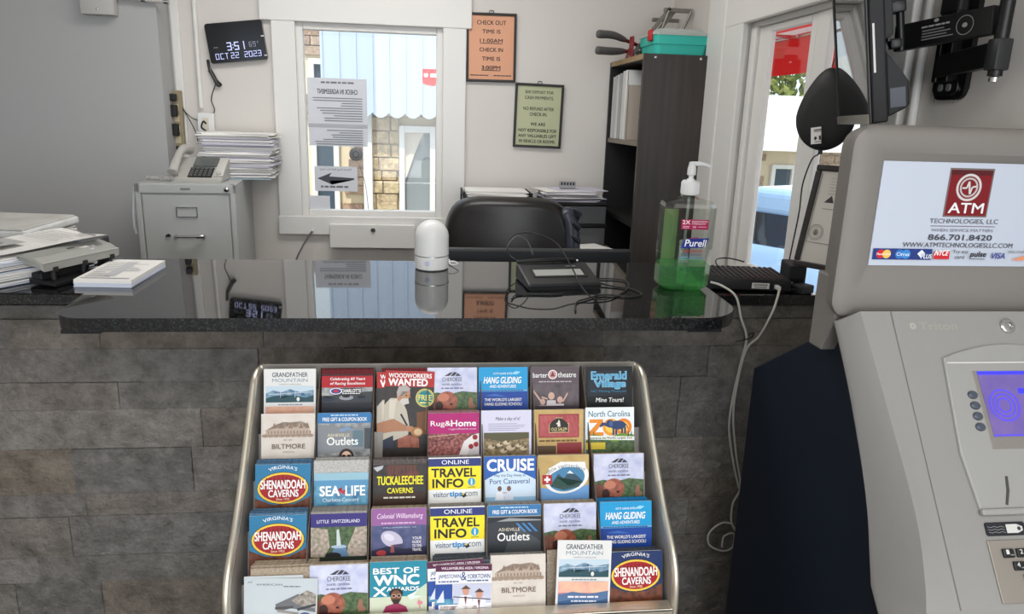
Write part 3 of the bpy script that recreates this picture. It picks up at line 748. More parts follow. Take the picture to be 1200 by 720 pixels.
b = MB(); b.tube(spline([(-1.082, 2.93, 1.21), (-1.09, 2.925, 1.13), (-1.093, 2.925, 1.06), (-1.088, 2.926, 1.03)]), 0.006, mat('clear_tape', (214, 216, 220), 0.3), 6)
tag(b.build('plastic_strap'), 'white plastic strap hanging down the left edge of the filing cabinet', 'strap')

# desk telephone
t = thing('desk_telephone', 'silver corded desk telephone with black keys on the filing cabinet', 'telephone', (-0.895, 3.02, 1.2205), (0, 0, rad(2)))
SIL = mat('silver_plastic', (176, 174, 168), 0.38)
b = MB(); b.prism([(0, 0), (0, 0.012), (0.16, 0.085), (0.17, 0.075), (0.17, 0)], 0, -0.085, 0.105, SIL, 0.005); b.build('base', t)
Msl = T(0.01, 0, 0.0125) @ Matrix.Rotation(math.atan2(0.073, 0.16), 4, 'X')
b = MB(); b.box((-0.03, 0.095, 0.001), (0.06, 0.165, 0.006), mat('lcd_grey', (92, 96, 94), 0.2), 0.002, M=Msl); b.build('screen', t)
b = MB(); b.box((-0.035, 0.01, 0.0005), (0.055, 0.088, 0.003), BLACKM, 0.001, M=Msl); o = b.build('keypad', t)
for i in range(4):
    for j in range(5):
        MB().box((-0.030+j*0.0168, 0.016+i*0.0175, 0.003), (-0.0185+j*0.0168, 0.0275+i*0.0175, 0.006), mat('key_grey', (92, 92, 92), 0.5), 0.001, M=Msl).build('key', o)
b = MB(); b.box((0.062, 0.02, 0.001), (0.095, 0.16, 0.004), mat('pale_silver', (200, 198, 192), 0.4), 0.002, M=Msl); b.lathe([(0.011, 0), (0.011, 0.005), (0.008, 0.007)], SIL, 18, M=Msl @ T(0.078, 0.035, 0.003)); b.build('side_panel', t)
b = MB()
hp = [(-0.075, 0.0, 0.035), (-0.072, 0.03, 0.062), (-0.068, 0.08, 0.098), (-0.062, 0.13, 0.118), (-0.052, 0.175, 0.115)]
b.tube(spline(hp, 5), [0.020]*3+[0.018]*4+[0.0155]*7+[0.018]*4+[0.021]*3, SIL, 14); b.build('handset', t)
b = MB(); c = []
for i in range(150):
    k = i/149; ax = Vector((-0.06-0.115*k, 0.01-0.02*math.sin(k*3), 0.012)); a = k*2*PI*17
    c.append(ax+Vector((0, 0.0065*math.cos(a), 0.0065*math.sin(a))))
b.tube(c, 0.0024, SIL, 6); b.build('coiled_cord', t)
# paper pile on the cabinet, with a folder at its foot
q = random.Random(11); b = MB(); MB_ = mat('manila_blue_folder', (150, 168, 178), 0.6)
b.box((-0.15, -0.11, 0), (0.15, 0.11, 0.004), MB_, M=R(8, 'Z')); tag(b.build('folder', loc=(-0.80, 3.27, 1.2205)), 'pale blue folder under the paper pile on the filing cabinet', 'folder')
b = MB(); PP2 = mat('lilac_paper', (206, 204, 216), 0.8)
sheet_stack(b, 0, 0, 0, 0.28, 0.21, 54, 0.0031, 0.015, 4, PAPER, q, PP2)
tag(b.build('paper_pile', loc=(-0.775, 3.295, 1.2250)), 'tall untidy pile of white papers on the filing cabinet behind the telephone', 'paper pile', kind='stuff')

# ------------------------------------------------------------------ work desk, monitor, chair
t = thing('work_desk', 'plain office desk below the granite ledge, behind the counter', 'desk', (0.1, 2.36, 0))
MB().box((-0.75, 0, 0.72), (0.75, 0.28, 0.75), wood_mat('desk_laminate', (120, 96, 74), (140, 114, 90)), 0.003).build('desk_top', t)
for x in (-0.72, 0.70):
    MB().box((x, 0.01, 0), (x+0.02, 0.27, 0.72), MATS['desk_laminate'], 0.002).build('side_panel', t)
t = thing('computer_monitor', 'black computer monitor seen from behind, just over the back edge of the ledge', 'monitor', (0.376, 2.42, 0.7505))
MN = mat('monitor_black', (40, 42, 45), 0.42)
b = MB(); b.box((-0.307, -0.055, 0.05), (0.307, -0.018, 0.333), MN, 0.006); b.box((-0.2, -0.068, 0.09), (0.2, -0.05, 0.28), MN, 0.01); b.build('housing', t)
MB().box((-0.295, -0.0185, 0.062), (0.295, -0.0165, 0.322), mat('screen_black', (8, 8, 10), 0.1)).build('screen', t)
b = MB(); b.prism(rrect(-0.12, -0.09, 0.12, 0.09, 0.03), 2, 0, 0.012, MN, 0.003); b.box((-0.03, -0.0625, 0.012), (0.03, -0.045, 0.12), MN, 0.004); b.build('stand', t)

t = thing('office_chair', 'black leather office chair with a rounded padded back behind the counter', 'chair', (0.315, 2.80, 0), (0, 0, rad(-6)))
LEA = mat('black_leather', (26, 23, 23), 0.36, spec=0.55, bump=(160, 0.06)); LEA2 = mat('highlight_grey_leather', (56, 58, 68), 0.32, bump=(60, 0.15))  # blue-grey highlights on the black leather are put into the second colour
# padded back: rounded outline, puffed front and back
def pad(w, z0, z1, yb, yf, r, mt, rake=0.0, sq=3.2, N=40, K=9, bow=0.06):
    mb_ = MB(); rings = []
    for j in range(K):
        a = -PI/2+PI*j/(K-1); y = (yf+yb)/2+(yf-yb)/2*math.sin(a); sc = 1-r*(1-math.cos(a))
        ring = []
        for i in range(N):
            q = 2*PI*i/N; cx, sx = math.cos(q), math.sin(q)
            ux = math.copysign(abs(cx)**(2/sq), cx); uz = math.copysign(abs(sx)**(2/sq), sx)
            zz = (z0+z1)/2+(z1-z0)/2*uz*(1-(1-sc)*w*1.0/(z1-z0)*1.0); xx = w/2*ux*sc
            ring.append((xx, y+rake*(zz-z0)+bow*(xx/(w/2))**2, zz))
        rings.append(ring)
    return mb_.loft(rings, mt)
pad(0.515, 0.52, 1.205, -0.05, 0.08, 0.13, LEA, rake=0.05, sq=4.6).build('backrest', t, recalc=True)
b = MB()
b.tube(spline([(0.225, 0.02, 0.66), (0.247, 0.035, 0.80), (0.252, 0.045, 0.98), (0.242, 0.055, 1.10), (0.215, 0.06, 1.165)], 5), [0.02]+[0.034]*18+[0.026, 0.014], LEA2, 12)
for i in range(9):
    z0 = 0.70+i*0.052
    b.tube(spline([(0.246, 0.0, z0+0.055), (0.274, 0.028, z0+0.03), (0.268, 0.075, z0)], 4), [0.004, 0.007, 0.009, 0.010, 0.010, 0.010, 0.009, 0.007, 0.004], LEA2, 8)
b.build('side_pleat', t)
pad(0.52, 0.0, 0.5, -0.05, 0.06, 0.12, LEA, bow=0).build('seat', t, loc=(0, 0.62, 0.46), rot=(rad(90), 0, 0), recalc=True)
b = MB(); b.tube([(0, 0.32, 0.10), (0, 0.32, 0.41)], 0.03, BLACKP, 16); b.build('gas_column', t)
b = MB()
for i in range(5):
    a = 2*PI*i/5; b.tube([(0, 0.32, 0.11), (0.27*math.cos(a), 0.32+0.27*math.sin(a), 0.075)], [0.03, 0.018], BLACKP, 8)
b.build('star_base', t)
for i in range(5):
    a = 2*PI*i/5; MB().tube([(0.27*math.cos(a)-0.02*math.sin(a), 0.32+0.27*math.sin(a)+0.02*math.cos(a), 0.03), (0.27*math.cos(a)+0.02*math.sin(a), 0.32+0.27*math.sin(a)-0.02*math.cos(a), 0.03)], 0.03, BLACKP, 14).build('caster', t)
for s in (-1, 1):
    b = MB(); b.tube(spline([(s*0.26, 0.12, 0.50), (s*0.29, 0.13, 0.66), (s*0.29, 0.30, 0.70), (s*0.29, 0.44, 0.68)], 5), 0.022, LEA, 10); b.build('armrest', t)

# table at the back wall with drawers, trays and papers
t = thing('side_table', 'narrow pale-topped table at the back wall, beneath the black drawer unit', 'table', (0.46, 3.18, 0))
MB().box((-0.36, -0.24, 0.925), (0.355, 0.23, 0.955), mat('pale_laminate', (206, 200, 192), 0.4), 0.003).build('table_top', t)
for x in (-0.34, 0.30):
    for y in (-0.22, 0.18): MB().box((x, y, 0), (x+0.035, y+0.035, 0.925), BLACKM, 0.003).build('leg', t)
t = thing('drawer_unit', 'black desktop organiser with two clear drawers beside the bookcase', 'organiser', (0.65, 3.14, 0.9555))
SM = clear('smoky_drawer', (110, 112, 114), 0.25, haze=0.55)
b = MB(); k = 0.135
for z0 in (0.0, 0.093, 0.186): b.box((-k, 0, z0), (k, 0.28, z0+0.014), BLACKP, 0.003)
b.box((-k, 0.02, 0), (-k+0.006, 0.28, 0.2), BLACKP); b.box((k-0.006, 0.02, 0), (k, 0.28, 0.2), BLACKP); b.box((-k, 0.272, 0), (k, 0.28, 0.2), BLACKP); b.build('body', t)
for z0 in (0.016, 0.109):
    b = MB(); b.box((-k+0.008, -0.004, z0), (k-0.008, 0.0, z0+0.074), SM, 0.001); b.box((-k+0.008, 0, z0), (k-0.008, 0.26, z0+0.003), SM); d = b.build('drawer', t)
    MB().box((-0.012, 0.004, z0+0.004), (0.005, 0.012, z0+0.056), mat('cream_card', (226, 218, 190), 0.7)).build('card', d)
    MB().box((-0.10, 0.02, z0+0.004), (0.09, 0.25, z0+0.022), PAPER).build('paper_block', d)
q = random.Random(4); b = MB(); sheet_stack(b, 0, 0, 0, 0.23, 0.20, 18, 0.0023, 0.032, 3, PAPER, q, PP2)
pl = tag(b.build('paper_pile', loc=(0.64, 3.27, 1.1560)), 'fanned pile of white papers on top of the black drawer unit', 'paper pile', kind='stuff')
t = thing('number_stamp', 'small black and white stamp block on the papers above the drawer unit', 'stamp', (0.625, 3.26, 1.205), (0, 0, rad(-4)))
b = MB(); b.box((-0.036, -0.014, 0), (0.036, 0.014, 0.030), mat('stamp_grey', (150, 150, 150), 0.5), 0.002)
for i in range(5): b.box((-0.030+i*0.013, -0.0148, 0.014), (-0.022+i*0.013, -0.0138, 0.026), BLACKP)
b.build('block', t)
t = thing('paper_tray', 'flat dark paper tray on the table behind the office chair', 'tray', (0.31, 3.2, 0.9555))
b = MB()
for z0 in (0.0, 0.07, 0.14, 0.205):
    b.box((-0.15, -0.02, z0), (0.15, 0.2, z0+0.005), BLACKM, 0.001); b.box((-0.15, -0.02, z0), (-0.145, 0.2, z0+0.024), BLACKM); b.box((0.145, -0.02, z0), (0.15, 0.2, z0+0.024), BLACKM)
b.build('shelf_stack', t)
for x in (-0.148, 0.148):
    for y in (-0.015, 0.195): MB().tube([(x, y, 0), (x, y, 0.23)], 0.004, BLACKM, 8).build('post', t)
b = MB(); sheet_stack(b, 0, 0, 0, 0.26, 0.19, 9, 0.0026, 0.007, 0, PAPER, q); tag(b.build('paper_pile', loc=(0.31, 3.29, 1.166)), 'low pile of white papers in the flat dark tray behind the chair', 'paper pile', kind='stuff')

# ------------------------------------------------------------------ bookcase and what is on it
DW = wood_mat('dark_brown_laminate', (48, 42, 40), (62, 54, 50), scale=(14, 14, 1.2), rough=0.42)
RAW = mat('raw_chipboard_edge', (172, 148, 112), 0.8, noise=((140, 116, 84), 90))
t = thing('bookcase', 'tall dark brown bookcase in the back right corner, side panel towards the counter', 'bookcase', (0.831, 2.90, 0))
MB().box((0, 0, 0), (0.27, 0.018, 1.755), DW, 0.001).build('side_panel', t)
MB().box((0, 0.522, 0), (0.27, 0.54, 1.755), mat('shaded_inside_board', (24, 22, 22), 0.6), 0.001).build('side_panel', t)  # far side and lower shelves coloured near-black for the shaded inside
b = MB(); b.box((0.002, 0.018, 1.735), (0.27, 0.522, 1.755), DW); b.box((0.0, 0.018, 1.7352), (0.002, 0.522, 1.7548), RAW); b.build('top_panel', t)
MB().box((0.264, 0.018, 0), (0.27, 0.522, 1.735), mat('shaded_inside_board', (24, 22, 22), 0.6)).build('back_panel', t)
for z in (0.06, 0.40, 0.72, 1.08, 1.405): MB().box((0.004, 0.018, z), (0.264, 0.522, z+0.018), MATS['shaded_inside_board'] if z < 1.3 else mat('worn_shelf', (120, 112, 100), 0.5)).build('shelf', t)
for x, z in ((0.045, 1.742), (0.225, 1.742)): MB().lathe([(0.005, 0), (0.005, 0.001), (0.003, 0.002)], CHROME, 12, M=T(x, 0, z) @ R(90, 'X')).build('screw_cap', t)
bs_ = [(3.375, 0.036, 0.268, (206, 206, 204), 'wide white ring binder at the far end of the top bookcase shelf'),
       (3.338, 0.030, 0.272, (196, 196, 196), 'white binder second from the far end of the top bookcase shelf'),
       (3.300, 0.033, 0.274, (222, 222, 220), 'bright white binder third from the far end of the top bookcase shelf'),
       (3.250, 0.045, 0.278, (170, 170, 170), 'thick pale grey binder in the middle of the top bookcase shelf'),
       (3.205, 0.036, 0.284, (214, 214, 212), 'white binder just behind the narrow white one on the top bookcase shelf'),
       (3.166, 0.034, 0.286, (228, 228, 226), 'narrow tall white binder next to the worn brown book'),
       (3.146, 0.019, 0.225, (188, 176, 164), 'short worn beige book nearest the side panel on the top bookcase shelf')]
for y, th, h, c, lb in bs_:
    t2 = thing('ring_binder' if c[0] != 188 else 'old_book', lb, 'book', (0.842, y, 1.4235), group='binders on the top bookcase shelf')
    cm = ink(c); b = MB(); b.box((0, 0, 0), (0.006, th, h), cm, 0.002); b.box((0, 0, 0), (0.2, 0.0025, h), cm); b.box((0, th-0.0025, 0), (0.2, th, h), cm); b.build('cover', t2)
    MB().box((0.008, 0.003, 0.004), (0.195, th-0.003, h-0.008), PAPER).build('pages', t2)
q = random.Random(9); b = MB(); sheet_stack(b, 0, 0, 0, 0.16, 0.2, 7, 0.003, 0.008, 20, PAPER, q)
tag(b.build('paper_pile', loc=(0.70, 2.99 if False else 3.02, 0.9555)), 'loose white papers on the table between drawer unit and bookcase', 'paper pile', kind='stuff')

t = thing('storage_box', 'turquoise plastic case with a clear lid and red latch on the bookcase', 'box', (0.985, 3.03, 1.7555))
TQ = mat('turquoise_plastic', (50, 186, 170), 0.4); LIDM = clear('milky_lid', (206, 214, 208), 0.2, haze=0.7)
def rr_loft(specs, mt, n=5):
    mb_ = MB(); mb_.loft([[(x, y, z) for x, y in rrect(-w_/2, -d_/2, w_/2, d_/2, r_, n)] for w_, d_, r_, z in specs], mt); return mb_
rr_loft([(0.205, 0.195, 0.02, 0), (0.214, 0.204, 0.022, 0.038), (0.222, 0.212, 0.022, 0.039), (0.226, 0.216, 0.022, 0.072)], TQ).build('body', t)
rr_loft([(0.232, 0.222, 0.022, 0.072), (0.234, 0.224, 0.022, 0.082), (0.20, 0.19, 0.022, 0.088), (0.17, 0.16, 0.02, 0.098), (0.10, 0.10, 0.02, 0.099)], LIDM).build('lid', t)
MB().box((-0.124, -0.09, 0.05), (-0.112, -0.045, 0.092), mat('red_plastic', (186, 36, 38), 0.4), 0.004).build('latch', t)
# long-handled shears and a dustpan at the front edge
GP = mat('grey_rubber_grip', (84, 82, 80), 0.6); MAROON = mat('maroon_plastic', (128, 32, 40), 0.45)
t = thing('hedge_shears', 'shears with two dark grey grips sticking out past the bookcase front', 'shears', (0.87, 3.345, 1.7555))
for z0, z1 in ((0.075, 0.092), (0.030, 0.028)):
    b = MB(); b.tube(spline([(-0.165, -0.16, z1), (-0.15, -0.155, z1), (-0.09, -0.13, z1+0.001), (-0.03, -0.10, z0+0.004)], 4), [0.010, 0.014, 0.016, 0.0165, 0.017, 0.0165, 0.016, 0.016, 0.016, 0.015, 0.014, 0.012, 0.010], GP, 12); h_ = b.build('grip', t)
    b = MB(); b.tube(spline([(-0.03, -0.10, z0+0.004), (0.06, -0.04, z0*0.5+0.02), (0.14, 0.05, 0.014)], 4), 0.008, MAROON, 8); b.build('arm', t)
b = MB(); b.prism([(0.13, 0.04), (0.18, 0.06), (0.2, 0.12), (0.15, 0.1)], 2, 0.001, 0.010, CHROME, 0.001); b.build('blade', t)
t = thing('dustpan', 'maroon dustpan standing on the front edge of the bookcase top', 'dustpan', (0.845, 3.16, 1.7555), (0, 0, rad(0)))
b = MB(); b.prism([(0.0, 0.0), (0.0, 0.085), (0.008, 0.085), (0.008, 0.0)], 1, -0.02, 0.03, MAROON, 0.002); b.build('back_wall', t)
b = MB(); b.prism([(-0.02, 0.0), (0.13, 0.0), (0.035, 0.075)], 0, 0.010, 0.014, MAROON, 0.001); b.build('side_wall', t)
t = thing('folding_rack', 'grey metal folding rack leaning behind the turquoise case on the bookcase', 'rack', (0.86, 3.17, 1.760))
SG = mat('grey_steel', (128, 126, 118), 0.45, metal=0.6); b = MB()
b.box((0, 0.0, 0.0), (0.016, 0.012, 0.26), SG, 0.002, M=T(-0.02, 0, 0) @ R(38, 'Y')); b.box((0, 0.0, 0.0), (0.016, 0.012, 0.26), SG, 0.002, M=T(0.01, 0.015, 0) @ R(38, 'Y')); b.build('leg', t)
b = MB(); b.box((0.12, 0.0, 0.183), (0.24, 0.014, 0.20), SG, 0.002); b.build('rail', t); b = MB(); b.box((0.12, 0.16, 0.165), (0.24, 0.175, 0.18), SG, 0.002); b.build('rail', t)
b = MB(); b.tube([(0.235, 0.0, 0.19), (0.20, 0.01, 0.10), (0.16, 0.012, 0.01)], 0.006, SG); b.tube([(0.14, 0.0, 0.19), (0.11, 0.01, 0.09)], 0.006, SG); b.build('brace', t)

# ================================================================== ON THE COUNTER
# white domed air freshener / sensor
t = thing('domed_device', 'white domed electronic device standing on the granite ledge', 'device', on_ledge(0.017, 1.975), (LT, 0, 0))
b = MB(); b.lathe([(0.040, 0), (0.0445, 0.003), (0.0455, 0.034), (0.0455, 0.0365)], WHITEP, 36)
b.build('base', t)
b = MB(); pr = [(0.0455, 0.0395), (0.0452, 0.085)]
for i in range(1, 12):
    a = PI/2*i/11; pr.append((0.0452*math.cos(a)+0.0003, 0.085+0.046*math.sin(a)))
b.lathe(pr, WHITEP, 36); b.build('dome', t)
MB().lathe([(0.0447, 0.0362), (0.0462, 0.037), (0.0462, 0.0388), (0.0447, 0.0396)], CHROME, 36).build('seam_ring', t)
b = MB(); P = Print(b, T(-0.012, -0.0450, 0.03), 0.0002, z0=0.0008); P.ring(50, 40, 24, 29, (150, 160, 236)); P.ring(50, 40, 10, 14, (150, 160, 236)); b.build('power_mark', t)
b = MB(); b.tube(spline([(0.044, 0.005, 0.016), (0.06, 0.004, 0.017), (0.072, 0.006, 0.010), (0.058, 0.02, 0.003), (0.05, 0.04, 0.002), (0.05, 0.09, 0.002)]), 0.0018, WHITEP, 8); b.build('cord', t)

# hand sanitiser bottle
t = thing('sanitizer_bottle', 'large clear pump bottle of green hand sanitizer on the right end of the granite ledge', 'bottle', on_ledge(0.650, 1.79), (LT, 0, rad(-4)))
t.scale = (1, 1, 0.945)
PET = clear('clear_bottle', (246, 250, 246), 0.42, rough=0.02)
GEL = clear('green_gel', (160, 234, 168), 0.28, haze=0.14)
def oct_ring(w_, d_, c, z):
    return [(w_/2, -d_/2+c, z), (w_/2, d_/2-c, z), (w_/2-c, d_/2, z), (-w_/2+c, d_/2, z), (-w_/2, d_/2-c, z), (-w_/2, -d_/2+c, z), (-w_/2+c, -d_/2, z), (w_/2-c, -d_/2, z)]
b = MB(); b.loft([oct_ring(0.100, 0.066, 0.014, 0.0), oct_ring(0.128, 0.084, 0.018, 0.013), oct_ring(0.130, 0.086, 0.018, 0.10), oct_ring(0.130, 0.086, 0.018, 0.222), oct_ring(0.124, 0.080, 0.018, 0.232), oct_ring(0.052, 0.052, 0.014, 0.242), oct_ring(0.038, 0.038, 0.011, 0.246), oct_ring(0.038, 0.038, 0.011, 0.252)], PET, smooth=False); b.build('body', t)
b = MB(); b.loft([oct_ring(0.097, 0.063, 0.013, 0.002), oct_ring(0.124, 0.080, 0.017, 0.014), oct_ring(0.126, 0.082, 0.017, 0.066), oct_ring(0.126, 0.082, 0.017, 0.068)], GEL, smooth=False); b.build('gel', t)
b = MB(); b.box((-0.012, -0.003, 0.01), (0.012, 0.003, 0.13), clear('dip_tube', (225, 235, 228), 0.2, haze=0.25), 0.001); b.tube([(0, 0, 0.008), (0, 0, 0.245)], 0.0035, MATS['dip_tube'], 10); b.build('dip_tube', t)
b = MB(); b.box((-0.046, 0.0436, 0.045), (-0.010, 0.0442, 0.205), clear('green_back_label', (190, 220, 160), 0.05, haze=0.35)); b.build('back_label', t)
b = MB(); b.lathe([(0.0205, 0.252), (0.0215, 0.254), (0.0215, 0.284), (0.019, 0.288), (0.010, 0.289), (0.0095, 0.292)], WHITEP, 28)
for i in range(28):
    a = 2*PI*i/28; b.box((-0.0008, -0.0008, 0.255), (0.0008, 0.0008, 0.283), WHITEP, M=T(0.0215*math.cos(a), 0.0215*math.sin(a), 0))
b.build('collar', t)
b = MB(); b.lathe([(0.006, 0.289), (0.006, 0.300), (0.0105, 0.303), (0.0105, 0.318), (0.008, 0.330), (0.008, 0.335)], WHITEP, 20)
b.tube(spline([(-0.004, 0, 0.331), (0.02, 0, 0.331), (0.036, 0, 0.328), (0.044, 0, 0.324)]), [0.006]*8+[0.005]*8+[0.0042]*3, WHITEP, 10); b.build('pump_head', t)
b = MB(); P = Print(b, T(0.014, -0.0432, 0.212), 0.00072, z0=0.0003)
P.rect(-4, 26, 90, 62, (176, 30, 84)); P.text('2X', 0, 29, 26, 43, (250, 236, 242), 0.03); P.text('SANITIZING', 32, 30, 86, 36, (250, 236, 242), 0.01); P.text('STRENGTH', 32, 38, 80, 44, (250, 236, 242), 0.01)
P.text('**', 36, 48, 48, 58, (250, 236, 242)); P.rect(54, 51, 84, 53, (240, 200, 216)); P.rect(2, 50, 24, 52, (240, 200, 216)); P.rect(2, 55, 24, 57, (240, 200, 216))
P.poly([(8, 104), (22, 96), (96, 92), (90, 118), (78, 128), (2, 132)], (36, 52, 140)); P.poly([(18, 96), (52, 90), (66, 93)], (176, 30, 84)); P.text('Purell', 14, 99, 86, 124, (250, 250, 252), 0.025, 0.12)
P.text('ADVANCED', 10, 138, 78, 146, (196, 44, 60), 0.02); P.text('Hand Sanitizer', 12, 150, 76, 157, (60, 96, 160)); P.rect(0, 164, 84, 167, (90, 150, 190)); P.rect(0, 171, 84, 174, (90, 160, 130)); P.text('~', 4, 206, 72, 213, (40, 110, 60))
b.build('front_label', t)

# electronic signature pad with pen and cords
t = thing('signature_pad', 'black electronic signature pad with a grey display on the granite ledge', 'signature pad', on_ledge(0.336, 1.818), (LT, 0, rad(8)))
b = MB(); b.prism([(-0.062, 0.0), (-0.064, 0.012), (-0.058, 0.016), (0.06, 0.040), (0.066, 0.036), (0.066, 0.0)], 0, -0.096, 0.096, mat('signature_pad_black', (30, 31, 33), 0.42), 0.006); b.build('body', t)
Ms = T(0, -0.058, 0.0163) @ Matrix.Rotation(math.atan2(0.024, 0.118), 4, 'X')
b = MB(); b.box((-0.072, 0.034, 0), (0.072, 0.084, 0.0012), BLACKP, 0.0005, M=Ms); b.build('bezel', t)
b = MB(); b.box((-0.064, 0.042, 0.0012), (0.064, 0.076, 0.0018), mat('lcd_pale', (168, 172, 166), 0.15), M=Ms); b.build('display', t)
b = MB(); P = Print(b, Ms @ T(0.05, 0.110, 0.0012) @ R(-90, 'X'), 0.0005); P.text('~', 10, 20, 70, 38, (110, 112, 114), 0.02); b.build('badge', t)
b = MB(); b.tube([(-0.094, 0.062, 0.044), (-0.03, 0.062, 0.046), (0.06, 0.062, 0.046), (0.068, 0.062, 0.045)], [0.004, 0.0055, 0.0055, 0.003], BLACKP, 10); b.tube([(0.068, 0.062, 0.045), (0.073, 0.062, 0.0445)], 0.0025, WHITEP, 8)
tag(b.build('stylus_pen', loc=on_ledge(0.336, 1.818), rot=(LT, 0, rad(8))), 'black stylus pen lying across the back of the signature pad', 'pen')
def cable(name, pts, r, mt, label, n=6): return tag(MB().tube(spline(pts, n), r, mt, 8).build(name), label, 'cable')
def L(x, y, h=0.003): return on_ledge(x, y-0.045 if y > 1.70 else y, h)
cable('black_cable', [L(0.24, 1.93, 0.044), L(0.222, 1.95, 0.05), L(0.215, 1.97, 0.08), L(0.245, 2.0, 0.10), L(0.29, 1.98, 0.105), L(0.34, 1.93, 0.09), L(0.365, 1.84, 0.05), L(0.375, 1.76, 0.022), L(0.395, 1.712, 0.006), L(0.44, 1.72), L(0.50, 1.80), L(0.52, 1.87), L(0.50, 1.90), L(0.44, 1.905)], 0.0019, BLACKM, 'black coiling cord looped over the signature pad')
cable('black_cable', [L(0.425, 1.86, 0.008), L(0.47, 1.83), L(0.515, 1.80), L(0.525, 1.755), L(0.49, 1.735), L(0.43, 1.75), L(0.38, 1.715), L(0.35, 1.64), L(0.335, 1.575)], 0.0022, BLACKM, 'black cable from the signature pad running towards the ledge front')
cable('black_cable', [L(0.20, 1.71), L(0.215, 1.745), L(0.25, 1.755), L(0.30, 1.752), L(0.33, 1.76)], 0.0018, BLACKM, 'short black lead lying in front of the signature pad')
cable('loop_lead', [L(0.262, 1.985, 0.02), L(0.225, 1.98, 0.045), L(0.215, 1.96, 0.075), L(0.24, 1.97, 0.10), L(0.27, 1.98, 0.085), L(0.285, 1.97, 0.05)], 0.0017, mat('grey_lead', (90, 92, 94), 0.5), 'grey lead standing in a loop behind the signature pad')

# left end: paper piles, hole punch
q = random.Random(21)
b = MB(); zz = sheet_stack(b, 0, 0, 0, 0.20, 0.25, 30, 0.0021, 0.009, -38, PAPER, q, mat('blue_white_paper', (206, 212, 226), 0.8))
o = b.build('paper_pile', loc=on_ledge(-0.975, 1.885), rot=(LT, 0, 0))
tag(o, 'thick pile of white papers on the counter behind the hole punch', 'paper pile', kind='stuff')
def bent_sheet(w_, d_, sag, mt, n=8):
    vs = []; fs = []
    for i in range(n+1):
        for j in range(n+1):
            u = i/n-0.5; v = j/n-0.5; vs.append((u*w_, v*d_, sag*(1-math.cos(u*2.6))+sag*0.5*math.sin(v*4)))
    top = [(x, y, z+0.0008) for x, y, z in vs]
    for i in range(n):
        for j in range(n):
            a = i*(n+1)+j; fs.append((a, a+1, a+n+2, a+n+1))
    o = len(vs); fs += [tuple(k+o for k in f[::-1]) for f in fs]
    m_ = MB(); m_.add(vs+top, fs, mt, smooth=True); return m_
zz += on_ledge(0, 1.885)[2]
b = bent_sheet(0.21, 0.27, 0.006, PAPER); P = Print(b, T(0, 0.130, 0.0085) @ R(-90, 'X'), 0.0021, z0=0.0)
P.rect(10, 70, 62, 112, (186, 186, 184)); P.poly([(14, 108), (24, 88), (40, 84), (58, 100), (56, 108)], (150, 150, 148)); P.lines(8, 14, 92, 7, 6, (160, 160, 160)); P.rect(60, 6, 94, 10, (90, 90, 92))
tag(b.build('photo_page', loc=(-0.965, 1.915, zz+0.006), rot=(rad(3), rad(-1), rad(-38))), 'white page with a grey picture on top of the paper pile by the hole punch', 'paper')
b = MB(); b.box((-0.16, -0.12, 0), (0.16, 0.12, 0.022), mat('plastic_wrapped_paper', (206, 206, 204), 0.25, coat=0.8, noise=((228, 228, 226), 12), bump=(22, 0.6)), 0.006)
b.box((-0.158, -0.118, 0.022), (0.15, 0.116, 0.026), mat('grey_print', (176, 172, 166), 0.3, noise=((206, 204, 198), 14)), 0.002)
tag(b.build('plastic_packet', loc=on_ledge(-1.185, 2.20, 0.046), rot=(LT, 0, rad(-8))), 'plastic-wrapped packet of printed sheets at the far left of the counter', 'packet')
b = MB(); sheet_stack(b, 0, 0, 0, 0.30, 0.22, 15, 0.0027, 0.006, -8, PAPER, q)
tag(b.build('paper_pile', loc=on_ledge(-1.185, 2.20), rot=(LT, 0, 0)), 'white paper pile under the plastic-wrapped packet at the far left', 'paper pile', kind='stuff')
b = MB(); sheet_stack(b, 0, 0, 0, 0.13, 0.20, 5, 0.0030, 0.0015, -3, PAPER, q, MATS['blue_white_paper'])
P = Print(b, T(0, 0, 0.0178) @ R(-3, 'Z') @ T(0, 0.098, 0) @ R(-90, 'X'), 0.00125, z0=0.0002)
for i in range(12): P.rect(8, 12+i*11, 30+q.random()*60, 15+i*11, (150, 150, 152))
P.rect(40, 20, 60, 130, (196, 196, 198)); P.rect(6, 146, 94, 149, (120, 120, 122))
tag(b.build('form_pad', loc=on_ledge(-0.736, 1.862), rot=(LT, 0, 0)), 'neat pad of printed white forms beside the hole punch', 'pad')
t = thing('hole_punch', 'grey and black three-hole punch on the counter beside the papers', 'hole punch', on_ledge(-0.845, 1.865), (LT, 0, rad(70))); t.scale = (0.70, 0.80, 0.85)
GL = mat('punch_grey', (150, 150, 144), 0.42)
b = MB(); b.prism([(-0.055, 0), (-0.055, 0.008), (-0.01, 0.014), (0.035, 0.014), (0.035, 0)], 0, -0.15, 0.17, BLACKP, 0.003); b.box((-0.145, -0.006, 0.012), (0.165, 0.030, 0.030), BLACKM, 0.003); b.build('base', t)
b = MB(); b.prism([(-0.030, 0.040), (-0.030, 0.060), (0.0, 0.074), (0.040, 0.082), (0.062, 0.076), (0.062, 0.070), (0.02, 0.062)], 0, -0.165, 0.175, GL, 0.006)
b.box((-0.16, -0.0312, 0.0612), (0.17, -0.024, 0.0632), mat('punch_pale', (176, 176, 170), 0.4), 0.0005); b.box((-0.005, 0.0135, 0.0778), (0.022, 0.02, 0.0795), mat('badge_dark', (96, 98, 100), 0.4)); b.build('lever', t)
